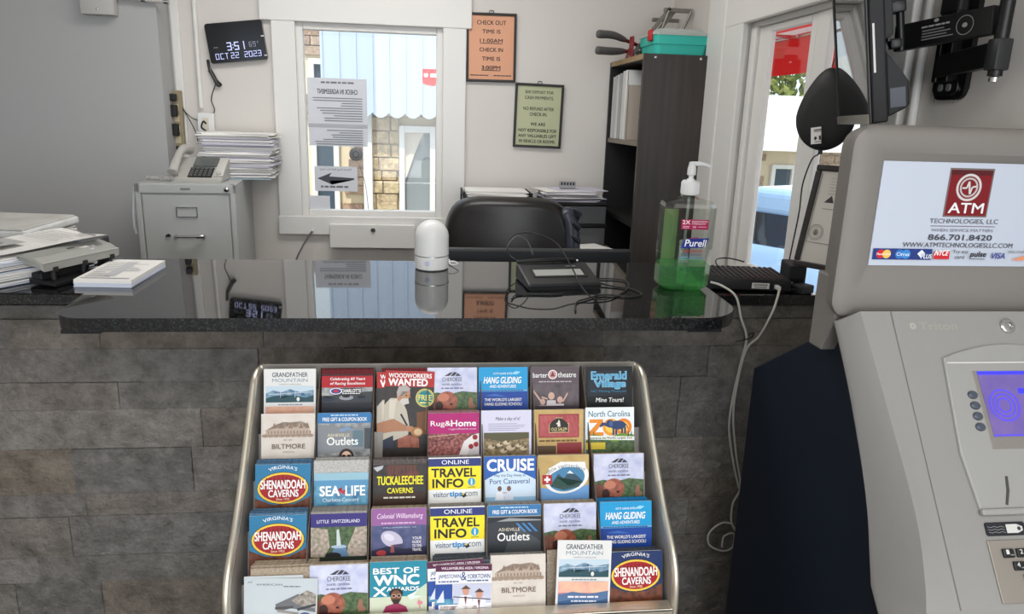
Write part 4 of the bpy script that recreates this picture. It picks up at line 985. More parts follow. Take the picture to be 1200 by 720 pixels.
for x in (-0.115, 0.01, 0.135):
    b = MB(); b.lathe([(0.0075, 0.012), (0.0075, 0.050)], BLACKM, 14, M=T(x, -0.022, 0)); b.box((x-0.010, -0.034, 0.034), (x+0.010, -0.012, 0.048), BLACKM, 0.002); b.build('punch_head', t)

# right end: modem and adapters, certificate
t = thing('modem', 'black ribbed internet modem with a white barcode sticker on the slab right of the sanitizer', 'modem', (0.905, 2.0, 1.0505), (0, 0, rad(-9)))
b = MB(); b.box((-0.122, -0.086, 0.004), (0.118, 0.10, 0.036), BLACKM, 0.004)
for i in range(15): b.box((-0.112+i*0.0155, -0.08, 0.036), (-0.104+i*0.0155, 0.095, 0.0385), BLACKM, 0.001)
for sx in (-1, 1):
    for sy in (-1, 1): b.lathe([(0.006, 0), (0.006, 0.0045)], BLACKP, 10, M=T(sx*0.1, sy*0.075, 0))
b.build('case', t)
b = MB(); b.box((0.010, -0.0868, 0.010), (0.058, -0.0858, 0.026), PAPER); P = Print(b, T(0.034, -0.0868, 0.026), 0.0004, z0=0.0003)
for i in range(16): P.rect(2+i*6, 6, 4+i*6+(i % 3), 22, (40, 40, 42))
P.rect(6, 28, 90, 33, (120, 120, 120)); b.build('sticker', t)
MB().box((0.070, -0.089, 0.010), (0.084, -0.0855, 0.024), mat('port_grey', (110, 110, 112), 0.4), 0.001).build('port', t)
b = MB(); b.box((0.071, -0.112, 0.012), (0.083, -0.089, 0.022), mat('clear_plug', (214, 216, 214), 0.2), 0.002); tag(b.build('network_plug', loc=(0.905, 2.0, 1.0515), rot=(0, 0, rad(-9))), 'clear network plug pushed into the front of the modem', 'plug')
t = thing('set_top_box', 'small black box under the framed certificate, behind the modem', 'electronic box', (1.045, 1.99, 1.0505), (0, 0, rad(-14)))
MB().box((-0.012, -0.055, 0.0), (0.035, 0.06, 0.069), BLACKM, 0.004).build('case', t)
b = MB(); b.box((-0.008, -0.0560, 0.010), (0.030, -0.0548, 0.034), BLACKP); b.lathe([(0.003, 0), (0.003, 0.0012)], mat('port_grey2', (150, 150, 150), 0.4), 10, M=T(-0.002, -0.0558, 0.022) @ R(90, 'X')); b.build('front_plate', t)
t = thing('power_adapter', 'black power adapter lying beside the modem plug', 'adapter', (1.045, 1.905, 1.0505), (0, 0, rad(20)))
MB().box((-0.026, -0.02, 0), (0.026, 0.02, 0.024), BLACKM, 0.004).build('body', t)
b = MB(); b.tube(spline([(-0.024, 0, 0.012), (-0.042, 0.01, 0.010), (-0.05, 0.03, 0.004), (-0.035, 0.045, 0.003)]), 0.0025, BLACKP, 8); b.build('cord', t)
cable('thin_black_lead', [(0.86, 2.06, 1.092), (0.875, 2.12, 1.095), (0.90, 2.16, 1.098), (0.94, 2.17, 1.097), (0.975, 2.14, 1.092)], 0.0022, BLACKP, 'thin black lead curling over the back of the modem')
CW = mat('cable_white', (206, 204, 196), 0.45)
cable('network_cable', [(0.786, 1.925, 1.075), (0.81, 1.90, 1.070), (0.838, 1.868, 1.048), (0.855, 1.858, 0.99), (0.876, 1.856, 0.933), (0.868, 1.858, 0.86), (0.858, 1.862, 0.75), (0.858, 1.862, 0.66), (0.884, 1.862, 0.55), (0.908, 1.862, 0.475)], 0.0032, CW, 'white cable hanging from the left side of the modem down the stone wall', 8)
cable('network_cable', [(0.965, 1.878, 1.068), (0.957, 1.868, 1.045), (0.942, 1.858, 1.005), (0.912, 1.856, 0.94), (0.880, 1.858, 0.90), (0.866, 1.86, 0.80), (0.866, 1.862, 0.70), (0.888, 1.862, 0.58), (0.912, 1.862, 0.48), (0.895, 1.862, 0.425), (0.897, 1.862, 0.366), (0.920, 1.862, 0.309), (0.917, 1.862, 0.164), (0.915, 1.862, 0.03)], 0.0032, CW, 'white cable from the modem front plug down the stone wall to the floor', 8)
cable('network_cable', [(0.898, 1.862, 0.36), (0.865, 1.862, 0.362), (0.832, 1.862, 0.33), (0.838, 1.862, 0.29), (0.88, 1.858, 0.272), (0.908, 1.858, 0.285), (0.905, 1.855, 0.33), (0.875, 1.852, 0.325), (0.872, 1.852, 0.29)], 0.0028, CW, 'white cable curl hanging low on the stone wall by the cash machine', 8)
b = MB(); b.tube(spline([(0.845, 1.856, 0.925), (0.865, 1.85, 0.93), (0.888, 1.85, 0.938), (0.895, 1.858, 0.948), (0.876, 1.864, 0.935), (0.865, 1.85, 0.928)]), 0.0018, BLACKP, 6)
tag(b.build('cable_tie'), 'black cable tie holding the two white cables together', 'cable tie')

t = thing('certificate_frame', 'black framed certificate leaning against the right window behind the modem', 'certificate', (1.032, 1.945, 1.1215))
th = rad(-58); ex = Vector((math.cos(th), math.sin(th), 0)); tl = rad(13); back = Vector((-math.sin(th), math.cos(th), 0))
ez = Vector((0, 0, 1))*math.cos(tl)+back*math.sin(tl); ey = ez.cross(ex)
MF = Matrix((ex, ey, ez)).transposed().to_4x4()
b = MB(); W_, H_ = 0.125, 0.285
for a0, a1, c0, c1 in ((0, W_, 0, 0.016), (0, W_, H_-0.016, H_), (0, 0.016, 0.016, H_-0.016), (W_-0.016, W_, 0.016, H_-0.016)): b.box((a0, -0.008, c0), (a1, 0.008, c1), FR, 0.003, M=MF)
b.build('frame', t)
b = MB(); b.box((0.012, -0.002, 0.012), (W_-0.012, 0.004, H_-0.012), mat('certificate_paper', (200, 196, 188), 0.4), M=MF)
P = Print(b, MF @ T(W_/2, -0.002, H_-0.016), 0.00093, z0=0.0004)
P.poly([(30, 92), (50, 70), (60, 92)], (60, 58, 56)); P.lines(36, 20, 92, 6, 9, (150, 146, 140)); P.rect(30, 110, 92, 111.5, (120, 116, 110))
P.ring(28, 182, 22, 23.5, (110, 106, 100)); P.ring(28, 182, 17, 18.5, (130, 126, 120)); P.ell(28, 182, 9, 10, (150, 146, 138)); P.poly([(22, 190), (28, 172), (34, 190)], (110, 106, 100)); P.rect(4, 212, 96, 213.5, (120, 116, 110)); P.rect(4, 8, 5.5, 213, (120, 116, 110))
b.build('document', t)

# dark teardrop speaker hanging at the window, with its cord
t = thing('teardrop_speaker', 'black teardrop-shaped speaker back hanging in front of the right window', 'speaker', (1.068, 1.945, 1.435), (0, 0, rad(-62)))
b = MB(); TD = mat('speaker_black', (26, 26, 27), 0.55)
out = []
for i in range(48):
    a = 2*PI*i/48; s_ = math.sin(a); c_ = math.cos(a)
    out.append((0.088*c_*(1-0.32*max(s_, 0)**1.3), 0.092+0.088*s_ if s_ < 0 else 0.092+0.128*s_))
rings = []
for y, k in ((-0.018, 0.02), (-0.017, 0.55), (-0.013, 0.85), (-0.004, 0.985), (0.0, 1.0), (0.006, 0.985), (0.010, 0.9), (0.011, 0.02)):
    rings.append([(x*k, y, 0.10+(z-0.10)*k) for x, z in out])
b.loft(rings, TD); b.build('shell', t)
b = MB(); b.box((-0.016, -0.0198, 0.022), (0.014, -0.0165, 0.066), PAPER, M=T(0, 0.0, 0) @ R(-8, 'Y')); P = Print(b, T(-0.004, -0.0198, 0.064) @ R(-8, 'Y'), 0.0003, z0=0.0006)
P.rect(10, 12, 90, 24, (110, 110, 108)); P.rect(10, 30, 90, 36, (150, 150, 148)); P.ell(28, 90, 14, 16, (60, 60, 60)); P.rect(62, 70, 84, 108, (60, 60, 60)); P.rect(20, 118, 84, 126, (120, 120, 118)); b.build('sticker', t)
MB().lathe([(0.006, -0.006), (0.006, 0.006)], BLACKP, 10, M=T(0.0, 0.0, 0.0)).build('plug', t)
cable('speaker_cord', [(1.062, 1.945, 1.428), (1.075, 2.0, 1.41), (1.082, 2.045, 1.34), (1.082, 2.045, 1.26), (1.082, 2.06, 1.16), (1.082, 2.075, 1.06)], 0.0022, BLACKP, 'thin dark cord hanging from the teardrop speaker down the window frame')
cable('hanging_cord', [(1.058, 1.925, 1.655), (1.068, 1.90, 1.74), (1.074, 1.88, 1.835), (1.076, 1.87, 1.90)], 0.0018, BLACKP, 'thin cord from the top of the teardrop speaker up to the window frame')

# ------------------------------------------------------------------ television on its swing arm
d_ = Vector((0.374, 0.927, 0)).normalized(); n_ = Vector((-d_.y, d_.x, 0)); ti = rad(10)
up = (Vector((0, 0, 1))*math.cos(ti)+n_*math.sin(ti)).normalized(); outn = (n_*math.cos(ti)-Vector((0, 0, 1))*math.sin(ti)).normalized()
MT = Matrix((d_, -outn, up)).transposed().to_4x4(); MT.translation = Vector((0.905, 1.458, 1.510))
t = thing('television', 'black flat television seen edge-on above the cash machine, screen to the window', 'television'); t.matrix_world = MT
# local: x along the length away from the camera, y towards the back, z up
LN, HT = 0.44, 0.52
b = MB(); b.box((0, 0.0, 0), (LN, 0.030, HT), BLACKM, 0.004); b.prism([(0.030, 0.01), (0.062, 0.022), (0.070, 0.03), (0.070, 0.075), (0.052, 0.105), (0.030, 0.14)], 0, 0.006, LN-0.02, BLACKM, 0.003); b.prism([(0.030, 0.16), (0.046, 0.17), (0.046, HT-0.05), (0.030, HT-0.04)], 0, 0.01, LN-0.02, BLACKM, 0.002); b.build('housing', t)
b = MB()
for a0, a1, c0, c1 in ((0, LN, HT-0.012, HT), (0, 0.012, 0, HT), (LN-0.012, LN, 0, HT)): b.box((a0, -0.006, c0), (a1, 0.0, c1), BLACKP, 0.002)
b.build('bezel', t)
b = MB(); b.box((0.002, -0.008, 0), (LN-0.002, 0.0, 0.020), mat('bezel_silver', (176, 172, 162), 0.3, metal=0.7), 0.002); b.build('bottom_strip', t)
b = MB(); b.box((0.011, -0.003, 0.018), (LN-0.011, -0.0005, HT-0.011), mat('glossy_screen', (10, 10, 11), 0.02, spec=0.5, ior=2.6)); b.build('screen', t)
b = MB(); b.box((-0.0008, 0.006, 0.10), (0.0008, 0.010, 0.195), PAPER); b.build('side_sticker', t)
MB().box((0.0045, 0.034, 0.026), (0.0065, 0.064, 0.066), mat('blue_grey_panel', (62, 68, 78), 0.4), 0.001).build('side_panel', t)
t = thing('tv_wall_mount', 'black folding steel arm holding the television to the right wall', 'tv mount', (0, 0, 0))
BM_ = mat('powder_black_steel', (16, 16, 17), 0.38)
def bar(b, p, q_, h, th_, mt, bev=0.002):
    p = Vector(p); q_ = Vector(q_); d = (q_-p); Ln = d.length; d.normalize(); s = Vector((-d.y, d.x, 0)).normalized(); u = d.cross(s)
    if u.z < 0: u = -u; s = -s
    M = Matrix((d, s, u)).transposed().to_4x4(); M.translation = p
    b.box((0, -th_/2, -h/2), (Ln, th_/2, h/2), mt, bev, M=M); return M
E1 = Vector((1.045, 1.335, 1.672))
b = MB(); M1 = bar(b, (0.985, 1.545, 1.685), (1.043, 1.34, 1.702), 0.052, 0.016, BM_); o = b.build('upper_arm', t)
P_ = MB(); Mp = M1 @ T(0.12, -0.0082, 0.022); P = Print(P_, Mp, 0.0011, z0=0.0003)
P.text('~', 0, 8, 60, 12, (150, 150, 150))
for i in range(4): P.rect(2, 16+i*5, 46+(i*13) % 20, 18+i*5, (120, 120, 120))
P.ring(86, 20, 15, 16.5, (130, 130, 130)); P.ell(86, 20, 5, 4, (140, 140, 140)); P.ell(30, 2, 5, 3, (140, 140, 140))
P_.build('printing', o)
b = MB(); bar(b, (1.084, 1.535, 1.632), (1.047, 1.34, 1.640), 0.045, 0.018, BM_); b.build('lower_arm', t)
b = MB(); b.tube([(1.049, 1.325, 1.602), (1.049, 1.325, 1.84)], 0.0125, BM_, 16); b.box((1.034, 1.31, 1.612), (1.064, 1.34, 1.668), mat('dark_steel', (44, 45, 46), 0.4), 0.003); b.build('pivot_post', t)
b = MB(); b.lathe([(0.004, 0), (0.009, 0.002), (0.009, 0.010), (0.004, 0.012)], CHROME, 14, M=T(1.049, 1.325, 1.590)); b.build('pivot_bolt', t)
b = MB(); b.prism(rrect(1.465, 1.565, 1.565, 1.84, 0.022), 0, 1.098, 1.1095, BM_, 0.003); b.build('wall_plate', t)
b = MB(); b.prism(rrect(1.475, 1.573, 1.555, 1.605, 0.018), 0, 1.089, 1.098, BLACKP, 0.003)
for y in (1.50, 1.525): b.prism(rrect(y-0.006, 1.582, y+0.006, 1.597, 0.005), 0, 1.086, 1.0892, mat('slot_grey', (120, 120, 118), 0.4))
b.build('plate_cap', t)
for y in (1.50, 1.535):
    b = MB(); b.box((1.075, y-0.007, 1.60), (1.0985, y+0.007, 1.80), BM_, 0.002); b.build('plate_rib', t)
b = MB(); b.box((1.074, 1.49, 1.735), (1.098, 1.55, 1.80), BLACKM, 0.006); b.build('arm_knuckle', t)
b = MB(); M2 = MT.copy(); b.box((0.07, 0.046, 0.16), (0.16, 0.052, 0.245), mat('dark_steel2', (52, 53, 54), 0.4), 0.002, M=M2); b.box((0.075, 0.052, 0.215), (0.12, 0.085, 0.240), BM_, 0.004, M=M2); b.box((0.075, 0.052, 0.145), (0.11, 0.075, 0.165), BM_, 0.004, M=M2)
b.tube([M2 @ Vector((0.09, 0.075, 0.14)), M2 @ Vector((0.09, 0.075, 0.245))], 0.008, BM_, 12); b.build('tilt_head', t)

# ================================================================== CASH MACHINE
BEIGE = mat('beige_grey_plastic', (146, 145, 142), 0.45, bump=(260, 0.03))
BEIGE2 = mat('warm_grey_plastic', (126, 122, 117), 0.5)
NAVY = mat('navy_steel', (20, 30, 44), 0.5, bump=(300, 0.03))
atm = thing('cash_machine', 'grey cash machine with a lit-up style white sign and navy cabinet at the right', 'cash machine', (0.9, 1.2, 0))
atm['label'] = 'grey cash machine with a white sign on top and a navy cabinet, at the right'
IV = T(-0.9, -1.2, 0)          # parts are written in room metres and moved into the machine's frame
b = MB(); b.prism([(1.0, 0), (1.0, 0.66), (0.915, 0.74), (0.925, 0.80), (0.958, 0.83), (0.99, 0.94), (1.067, 1.07), (1.15, 1.165), (1.28, 1.105), (1.505, 0.97), (1.505, 0)], 0, 0.735, 1.098, NAVY, 0.004, M=IV); b.build('cabinet_body', atm)
# sloping console
def sp2(L_): return [(p.x, p.y) for p in spline([Vector((a, b_, 0)) for a, b_ in L_], 4)]
PS = sp2([(1.124, 1.203), (1.034, 1.076), (0.942, 0.945), (0.875, 0.850), (0.853, 0.819)])+[(0.848, 0.74), (0.92, 0.66)]
P1 = sp2([(1.124, 1.203), (1.010, 1.068), (0.912, 0.947), (0.868, 0.862), (0.853, 0.815)])+[(0.848, 0.74), (0.92, 0.66)]
P0 = sp2([(1.144, 1.181), (1.063, 1.069), (0.986, 0.939), (0.950, 0.845), (0.936, 0.805)])+[(0.900, 0.765), (0.955, 0.655)]
rings = []
for X, Q in ((0.700, P0), (0.725, P1), (0.779, PS), (1.083, PS), (1.104, P0)):
    rings.append([(X, y, z) for y, z in Q]+[(X, y+0.012, z-0.004) for y, z in P0[::-1]])
b = MB(); b.loft(rings, BEIGE, M=IV, smooth=True)
tt = Vector((0, -0.271, -0.384)).normalized(); no = Vector((0, tt.z, -tt.y))   # outward normal of the slope
MFAC = Matrix((Vector((1, 0, 0)), -no, -tt)).transposed().to_4x4(); MFAC.translation = Vector((0, 1.124, 1.203)); MFAC = IV @ MFAC
def fp(u, v, out=0.0): return MFAC @ T(u, -out, -v)
P = Print(b, fp(0, 0), 1.0, z0=0.0012)
def FQ(u0, v0, u1, v1, c): P.poly([(u0+50, v0), (u1+50, v0), (u1+50, v1), (u0+50, v1)], c)
FQ(0.7783, 0.001, 0.7797, 0.468, (112, 108, 102))
fascia = b.build('console', atm, recalc=False)
b = MB(); P = Print(b, fp(0.852, 0.017), 0.00085, z0=0.0003)
P.text('Triton', 18, 3, 98, 19, (160, 156, 148), 0.03); P.ell(4, 11, 8, 8, (160, 156, 148)); P.ring(4, 11, 4, 5.4, (190, 186, 178)); b.build('painted_emboss', fascia)  # relief of the embossed name put into colour as flat tonal lettering
b = MB(); b.lathe([(0.013, 0), (0.013, 0.004), (0.010, 0.006), (0.007, 0.006), (0.006, 0.003)], CHROME, 24, M=fp(0.985, 0.027) @ R(90, 'X')); b.build('lock', fascia)
# screen surround with an arched top
b = MB(); pl = []
for i in range(13):
    u = 0.850+0.235*i/12; pl.append((u, -(0.083-0.022*math.sin(PI*i/12))))
pl += [(1.085, -0.30), (1.085, -0.328), (0.847, -0.328), (0.838, -0.24)]
PANEL = mat('pale_grey_plastic', (153, 153, 150), 0.42)
b.prism(pl[::-1], 1, -0.005, 0.004, PANEL, 0.003, M=MFAC)
P = Print(b, fp(0, 0, 0.0052), 1.0, z0=0.0001)
sur = b.build('screen_surround', atm)
b = MB(); b.box((0.853, -0.004, -0.0935), (1.08, -0.0062, -0.0915), mat('painted_highlight', (214, 212, 206), 0.4), M=MFAC); b.build('highlight_strip', sur)  # pale strip paints the highlight along the arched top
b = MB(); b.box((0.893, -0.0056, -0.236), (1.05, 0.0, -0.106), mat('screen_mask', (132, 128, 122), 0.35), 0.002, M=MFAC); b.build('screen_mask', sur)
SCP = mat('screen_violet', (92, 80, 148), 0.18, emit=0.38, noise=((120, 100, 150), 30, 0.3)); SCB = mat('screen_blue_bar', (52, 52, 236), 0.2, emit=0.9); SCD = mat('screen_blue_soft', (84, 74, 214), 0.2, emit=0.45)
b = MB(); b.box((0.902, -0.0064, -0.216), (1.045, -0.005, -0.108), SCP, M=MFAC); P = Print(b, fp(0, 0, 0.0064), 1.0, z0=0.0002)
FQ(0.902, 0.108, 1.045, 0.1135, 'screen_blue_bar'); FQ(0.902, 0.2125, 1.045, 0.215, 'screen_blue_soft')
FQ(0.966, 0.137, 0.995, 0.146, 'screen_blue_bar')
for i in range(3): P.ring(50.935, 0.165, 0.010+0.007*i, 0.013+0.007*i, 'screen_blue_soft', n=20)
b.build('screen', sur)
for i, v in enumerate((0.147, 0.1645, 0.182, 0.1995)):
    pr = [(0.0085, 0.0), (0.0085, 0.001), (0.0070, 0.0028), (0.003, 0.0036)]
    MB().lathe(pr, mat('button_slate', (74, 82, 94), 0.35), 20, M=fp(0.8845-i*0.0004, v, 0.005) @ Matrix.Diagonal((1.05, 1, 0.82, 1)) @ R(90, 'X')).build('function_button', sur)
b = MB(); b.tube([fp(0.905, 0.278, 0.005).translation, fp(0.901, 0.300, 0.0056).translation, fp(0.893, 0.321, 0.005).translation], 0.0022, mat('slot_dark', (66, 64, 62), 0.5), 8); b.build('card_slot', sur)
# ledge, card label and keypad
b = MB(); b.box((0.846, -0.010, -0.336), (1.085, 0.0, -0.326), PANEL, 0.003, M=MFAC); b.build('card_ledge', atm)
b = MB(); b.prism(rrect(0.850, -0.366, 0.916, -0.346, 0.004), 1, -0.002, 0.0, mat('label_black', (34, 36, 42), 0.4), M=MFAC); P = Print(b, fp(0, 0, 0.002), 1.0, z0=0.0002)
FQ(0.884, 0.3495, 0.902, 0.3625, (206, 206, 202)); P.poly([(50.902, 0.3495), (50.911, 0.353), (50.911, 0.359), (50.902, 0.3625)], (206, 206, 202)); P.ell(50.905, 0.356, 0.003, 0.003, (60, 62, 66))
for i in range(3):
    for j in range(5): P.line(50.853+j*0.0055, 0.352+i*0.004+(j % 2)*0.0016, 50.8585+j*0.0055, 0.352+i*0.004+((j+1) % 2)*0.0016, 0.0007, (150, 152, 156))
b.build('card_label', atm)
b = MB(); b.box((0.847, -0.0025, -0.462), (1.075, 0.0, -0.372), mat('keypad_metal', (150, 144, 136), 0.38, metal=0.3), 0.003, M=MFAC); kp = b.build('keypad', atm)
for r_, row in enumerate(('123', '456', '789', '*0#')):
    for c_, ch in enumerate(row):
        u = 0.866+c_*0.0225+r_*0.0125; v = 0.385+r_*0.0185
        b = MB(); b.box((u, -0.0065, -v-0.013), (u+0.018, -0.002, -v), mat('key_black', (30, 31, 33), 0.4), 0.0015, M=MFAC)
        P = Print(b, fp(u+0.009, v, 0.0066), 0.00018, z0=0.0002); P.text(ch, 24, 8, 50, 44, (214, 214, 212), 0.02); P.rect(56, 46, 90, 54, (150, 150, 150)); b.build('key', kp)
# sign housing
b = MB(); rings = []
CX0, CX1, CZ0, CZ1 = 0.687, 1.106, 1.180, 1.508
for y, (x0, z0, x1, z1, r) in ((1.262, (CX0+0.046, CZ0+0.006, CX1-0.046, CZ1-0.012, 0.03)), (1.25, (CX0+0.038, CZ0, CX1-0.038, CZ1-0.006, 0.034)), (1.168, (CX0+0.006, CZ0, CX1-0.006, CZ1, 0.034)), (1.156, (CX0+0.004, CZ0+0.004, CX1-0.004, CZ1-0.004, 0.032)), (1.150, (CX0+0.013, CZ0+0.012, CX1-0.013, CZ1-0.012, 0.028)), (1.150, (0.732, 1.245, 1.092, 1.464, 0.006)), (1.163, (0.750, 1.2745, 1.076, 1.4505, 0.003))):
    rings.append([(x, y, z) for x, z in rrect(x0, z0, x1, z1, r)])
b.loft(rings, BEIGE2, M=IV); hd = b.build('sign_housing', atm, recalc=True)
b = MB(); b.prism([(1.166, 1.25), (1.166, 1.18), (1.20, 1.112), (1.24, 1.112), (1.24, 1.25)], 0, 0.706, 1.09, BEIGE2, 0.004, M=IV); b.build('neck', atm)
b = MB(); b.box((0.750, 1.1605, 1.2748), (1.076, 1.1625, 1.4502), mat('sign_white', (194, 202, 216), 0.3), M=IV)
P = Print(b, IV @ T(0, 1.1605, 1.5), 0.001, z0=0.0002)
def U(x): return x*1000+50
def W(z): return (1.5-z)*1000
MRN = (122, 24, 32); GRY = (96, 98, 104)
P.rect(U(0.8705), W(1.4415), U(0.9515), W(1.3595), (118, 104, 104)); P.rect(U(0.8735), W(1.4385), U(0.9490), W(1.3620), MRN); P.rect(U(0.8735), W(1.4385), U(0.9490), W(1.4300), (84, 26, 30))
cx, cz = U(0.9095), W(1.4095)
P.ring(cx, cz, 19, 23, (206, 204, 204)); P.ring(cx, cz, 13.5, 16.5, (190, 188, 188)); P.line(cx-12, cz+1, cx-4, cz+1, 3, (206, 204, 204)); P.line(cx-4, cz+1, cx-1, cz-10, 3, (206, 204, 204)); P.line(cx-1, cz-10, cx+3, cz+11, 3.2, (206, 204, 204)); P.line(cx+3, cz+11, cx+6, cz-1, 3, (206, 204, 204)); P.line(cx+6, cz-1, cx+13, cz-2, 3, (206, 204, 204))
P.text('ATM', U(0.8785), W(1.3835), U(0.9425), W(1.3665), (236, 236, 236), 0.025)
P.text('TECHNOLOGIES, LLC', U(0.8485), W(1.3565), U(0.9745), W(1.3475), GRY, 0.012); P.rect(U(0.851), W(1.3445), U(0.971), W(1.3435), (120, 96, 98))
P.text('WHEN SERVICE MATTERS', U(0.854), W(1.3395), U(0.968), W(1.3345), (130, 132, 140), 0.008); P.text('866.701.8420', U(0.8505), W(1.3295), U(0.9685), W(1.3200), (70, 72, 80), 0.03)
P.text('WWW.ATMTECHNOLOGIESLLC.COM', U(0.806), W(1.3155), U(1.010), W(1.3075), (84, 86, 94), 0.012)
def lg(x0, x1, bgc): P.rect(U(x0), W(1.3045), U(x1), W(1.2855), bgc)
lg(0.754, 0.862, (40, 60, 128))
P.ell(U(0.768), W(1.295), 7.6, 7.6, (206, 40, 44)); P.ell(U(0.779), W(1.295), 7.6, 7.6, (236, 196, 92)); P.text('MasterCard', U(0.761), W(1.297), U(0.786), W(1.293), (250, 250, 250), 0.01)
P.ell(U(0.803), W(1.295), 8.5, 8, (54, 120, 196)); P.ell(U(0.814), W(1.295), 8.5, 8, (60, 136, 206)); P.text('Cirrus', U(0.797), W(1.298), U(0.820), W(1.292), (240, 246, 252), 0.01)
for a in ((-5, 0, 0, -5), (5, 0, 0, -5), (-5, 0, 0, 5)): P.poly([(U(0.842)+a[0]*1.5, W(1.296)), (U(0.842), W(1.296)), (U(0.842), W(1.296)+a[3]*1.4)], (236, 240, 248))
P.text('PLUS', U(0.842), W(1.2955), U(0.861), W(1.288), (240, 244, 250), 0.03, 0.15)
P.rect(U(0.864), W(1.3005), U(0.894), W(1.2870), (204, 44, 52)); P.text('NYCE', U(0.866), W(1.3030), U(0.890), W(1.2935), (250, 250, 250), 0.03, 0.25)
P.text('Try any', U(0.899), W(1.3035), U(0.928), W(1.2960), (60, 62, 68), 0.008); P.text('card', U(0.904), W(1.2945), U(0.922), W(1.2880), (60, 62, 68), 0.008)
P.text('pulse', U(0.932), W(1.3010), U(0.961), W(1.2890), (30, 32, 40), 0.03, 0.15); P.rect(U(0.932), W(1.2885), U(0.961), W(1.2875), (60, 62, 70))
P.text('VISA', U(0.970), W(1.2990), U(0.9975), W(1.2890), (40, 60, 150), 0.025, 0.2)
P.text('DISCOVER', U(1.003), W(1.3030), U(1.036), W(1.2990), (70, 72, 80), 0.01); P.poly([(U(1.010), W(1.2865)), (U(1.036), W(1.2865)), (U(1.036), W(1.2955))], (232, 150, 110))
P.rect(U(1.042), W(1.3030), U(1.068), W(1.2875), (50, 110, 176)); pass
for x in (0.8635, 0.8965, 0.9300, 0.9650, 1.0010, 1.0395): P.rect(U(x), W(1.3045), U(x+0.0006), W(1.2855), (190, 196, 208))
b.build('sign_panel', hd)

# ================================================================== BROCHURE RACK
XC = 0.0575; XL, XR = -0.3265, 0.4445
YT = lambda k: 1.43-0.064*k
ZT = lambda k: 1.003-0.0687*k
TILT = rad(15)
rack = thing('brochure_rack', 'tiered brochure rack with bright metal side trims in front of the stone counter', 'display rack', (XC, 1.3, 0))
IR = T(-XC, -1.3, 0)
GRK = mat('grey_rack_laminate', (150, 146, 140), 0.5); BRK = mat('brown_divider', (96, 84, 74), 0.6)
path = [(1.470, 0.990), (1.440, 0.993), (1.412, 0.985), (1.394, 0.967), (1.317, 0.882), (1.226, 0.793), (1.155, 0.738), (1.130, 0.700), (1.124, 0.655), (1.124, 0.40), (1.124, 0.0)]
pts = [Vector((0, y, z)) for y, z in path]
sp = spline(pts[:9], 4)+pts[9:]
for x0, x1, sgn in ((XL-0.006, XL, -1), (XR, XR+0.006, 1)):
    b = MB(); poly = [(p.y+0.002, p.z-0.002) for p in sp]+[(1.52, 0.0), (1.52, 0.985)]
    b.prism(poly, 0, x0, x1, GRK, M=IR); b.build('side_panel', rack)
    b = MB(); b.tube([(x0+0.003+sgn*0.004, p.y, p.z) for p in sp], 0.0066, ALU, 10, M=IR); b.build('metal_trim', rack)
b = MB(); b.prism([(1.458, 1.002), (1.463, 1.002), (1.52, 0.80), (1.515, 0.80)], 0, XL, XR, GRK, M=IR); b.build('back_panel', rack)
b = MB(); b.tube([(XL-0.006, 1.468, 0.993), (XR+0.006, 1.468, 0.993)], 0.005, ALU, 8, M=IR); b.build('top_trim', rack)
for i in range(1, 7):
    x = -0.3165+0.1072*i
    b = MB(); b.prism([(YT(0)+0.014, ZT(0)-0.004), (YT(4)+0.008, ZT(4)-0.008), (YT(4)-0.012, ZT(4)-0.066), (YT(4)+0.03, 0.60), (1.50, 0.70), (1.47, 0.99)], 0, x-0.0008, x+0.0008, BRK, M=IR); b.build('divider', rack)
def rowM(k): return T(0, YT(k), ZT(k)) @ Matrix.Rotation(-TILT, 4, 'X')
for k in range(5):
    M = IR @ rowM(k)
    b = MB(); b.box((XL+0.0005, 0.0405, -0.206), (XR-0.0005, 0.0425, -0.045), GRK, M=M); b.box((XL+0.0005, 0.0, -0.206), (XR-0.0005, 0.0405, -0.2035), GRK, M=M); b.build('pocket_tier', rack)
b = MB(); b.box((XL, 1.112, 0.644), (XR, 1.140, 0.650), ALU, 0.002, M=IR); b.box((XL, 1.112, 0.632), (XR, 1.116, 0.650), ALU, 0.001, M=IR); b.build('front_lip', rack)
b = MB(); b.box((XL, 1.118, 0.05), (XR, 1.134, 0.643), wood_mat('oak_front', (150, 112, 76), (184, 144, 100), scale=(14, 14, 1.4)), M=IR); b.box((XL, 1.15, 0.03), (XR, 1.515, 0.05), MATS['oak_front'], M=IR); b.build('wooden_front', rack)

BW = 0.1005; BL = 0.20
def stack_mat(name, a, c): return mat(name, a, 0.7, spec=0.2, noise=(c, 240, 0.25))
EDGE = {'grey': stack_mat('edge_grey', (170, 166, 160), (126, 122, 118)), 'white': stack_mat('edge_white', (206, 204, 200), (160, 158, 156)),
        'tan': stack_mat('edge_tan', (190, 176, 156), (140, 124, 106)), 'blue': stack_mat('edge_blue', (96, 132, 160), (60, 92, 124)),
        'cyan': stack_mat('edge_cyan', (50, 150, 200), (28, 110, 170)), 'dark': stack_mat('edge_dark', (60, 54, 56), (120, 112, 110)),
        'pink': stack_mat('edge_pink', (176, 130, 134), (130, 92, 98)), 'slate': stack_mat('edge_slate', (92, 100, 110), (56, 62, 72)), 'red': stack_mat('edge_red', (124, 44, 48), (70, 30, 34))}

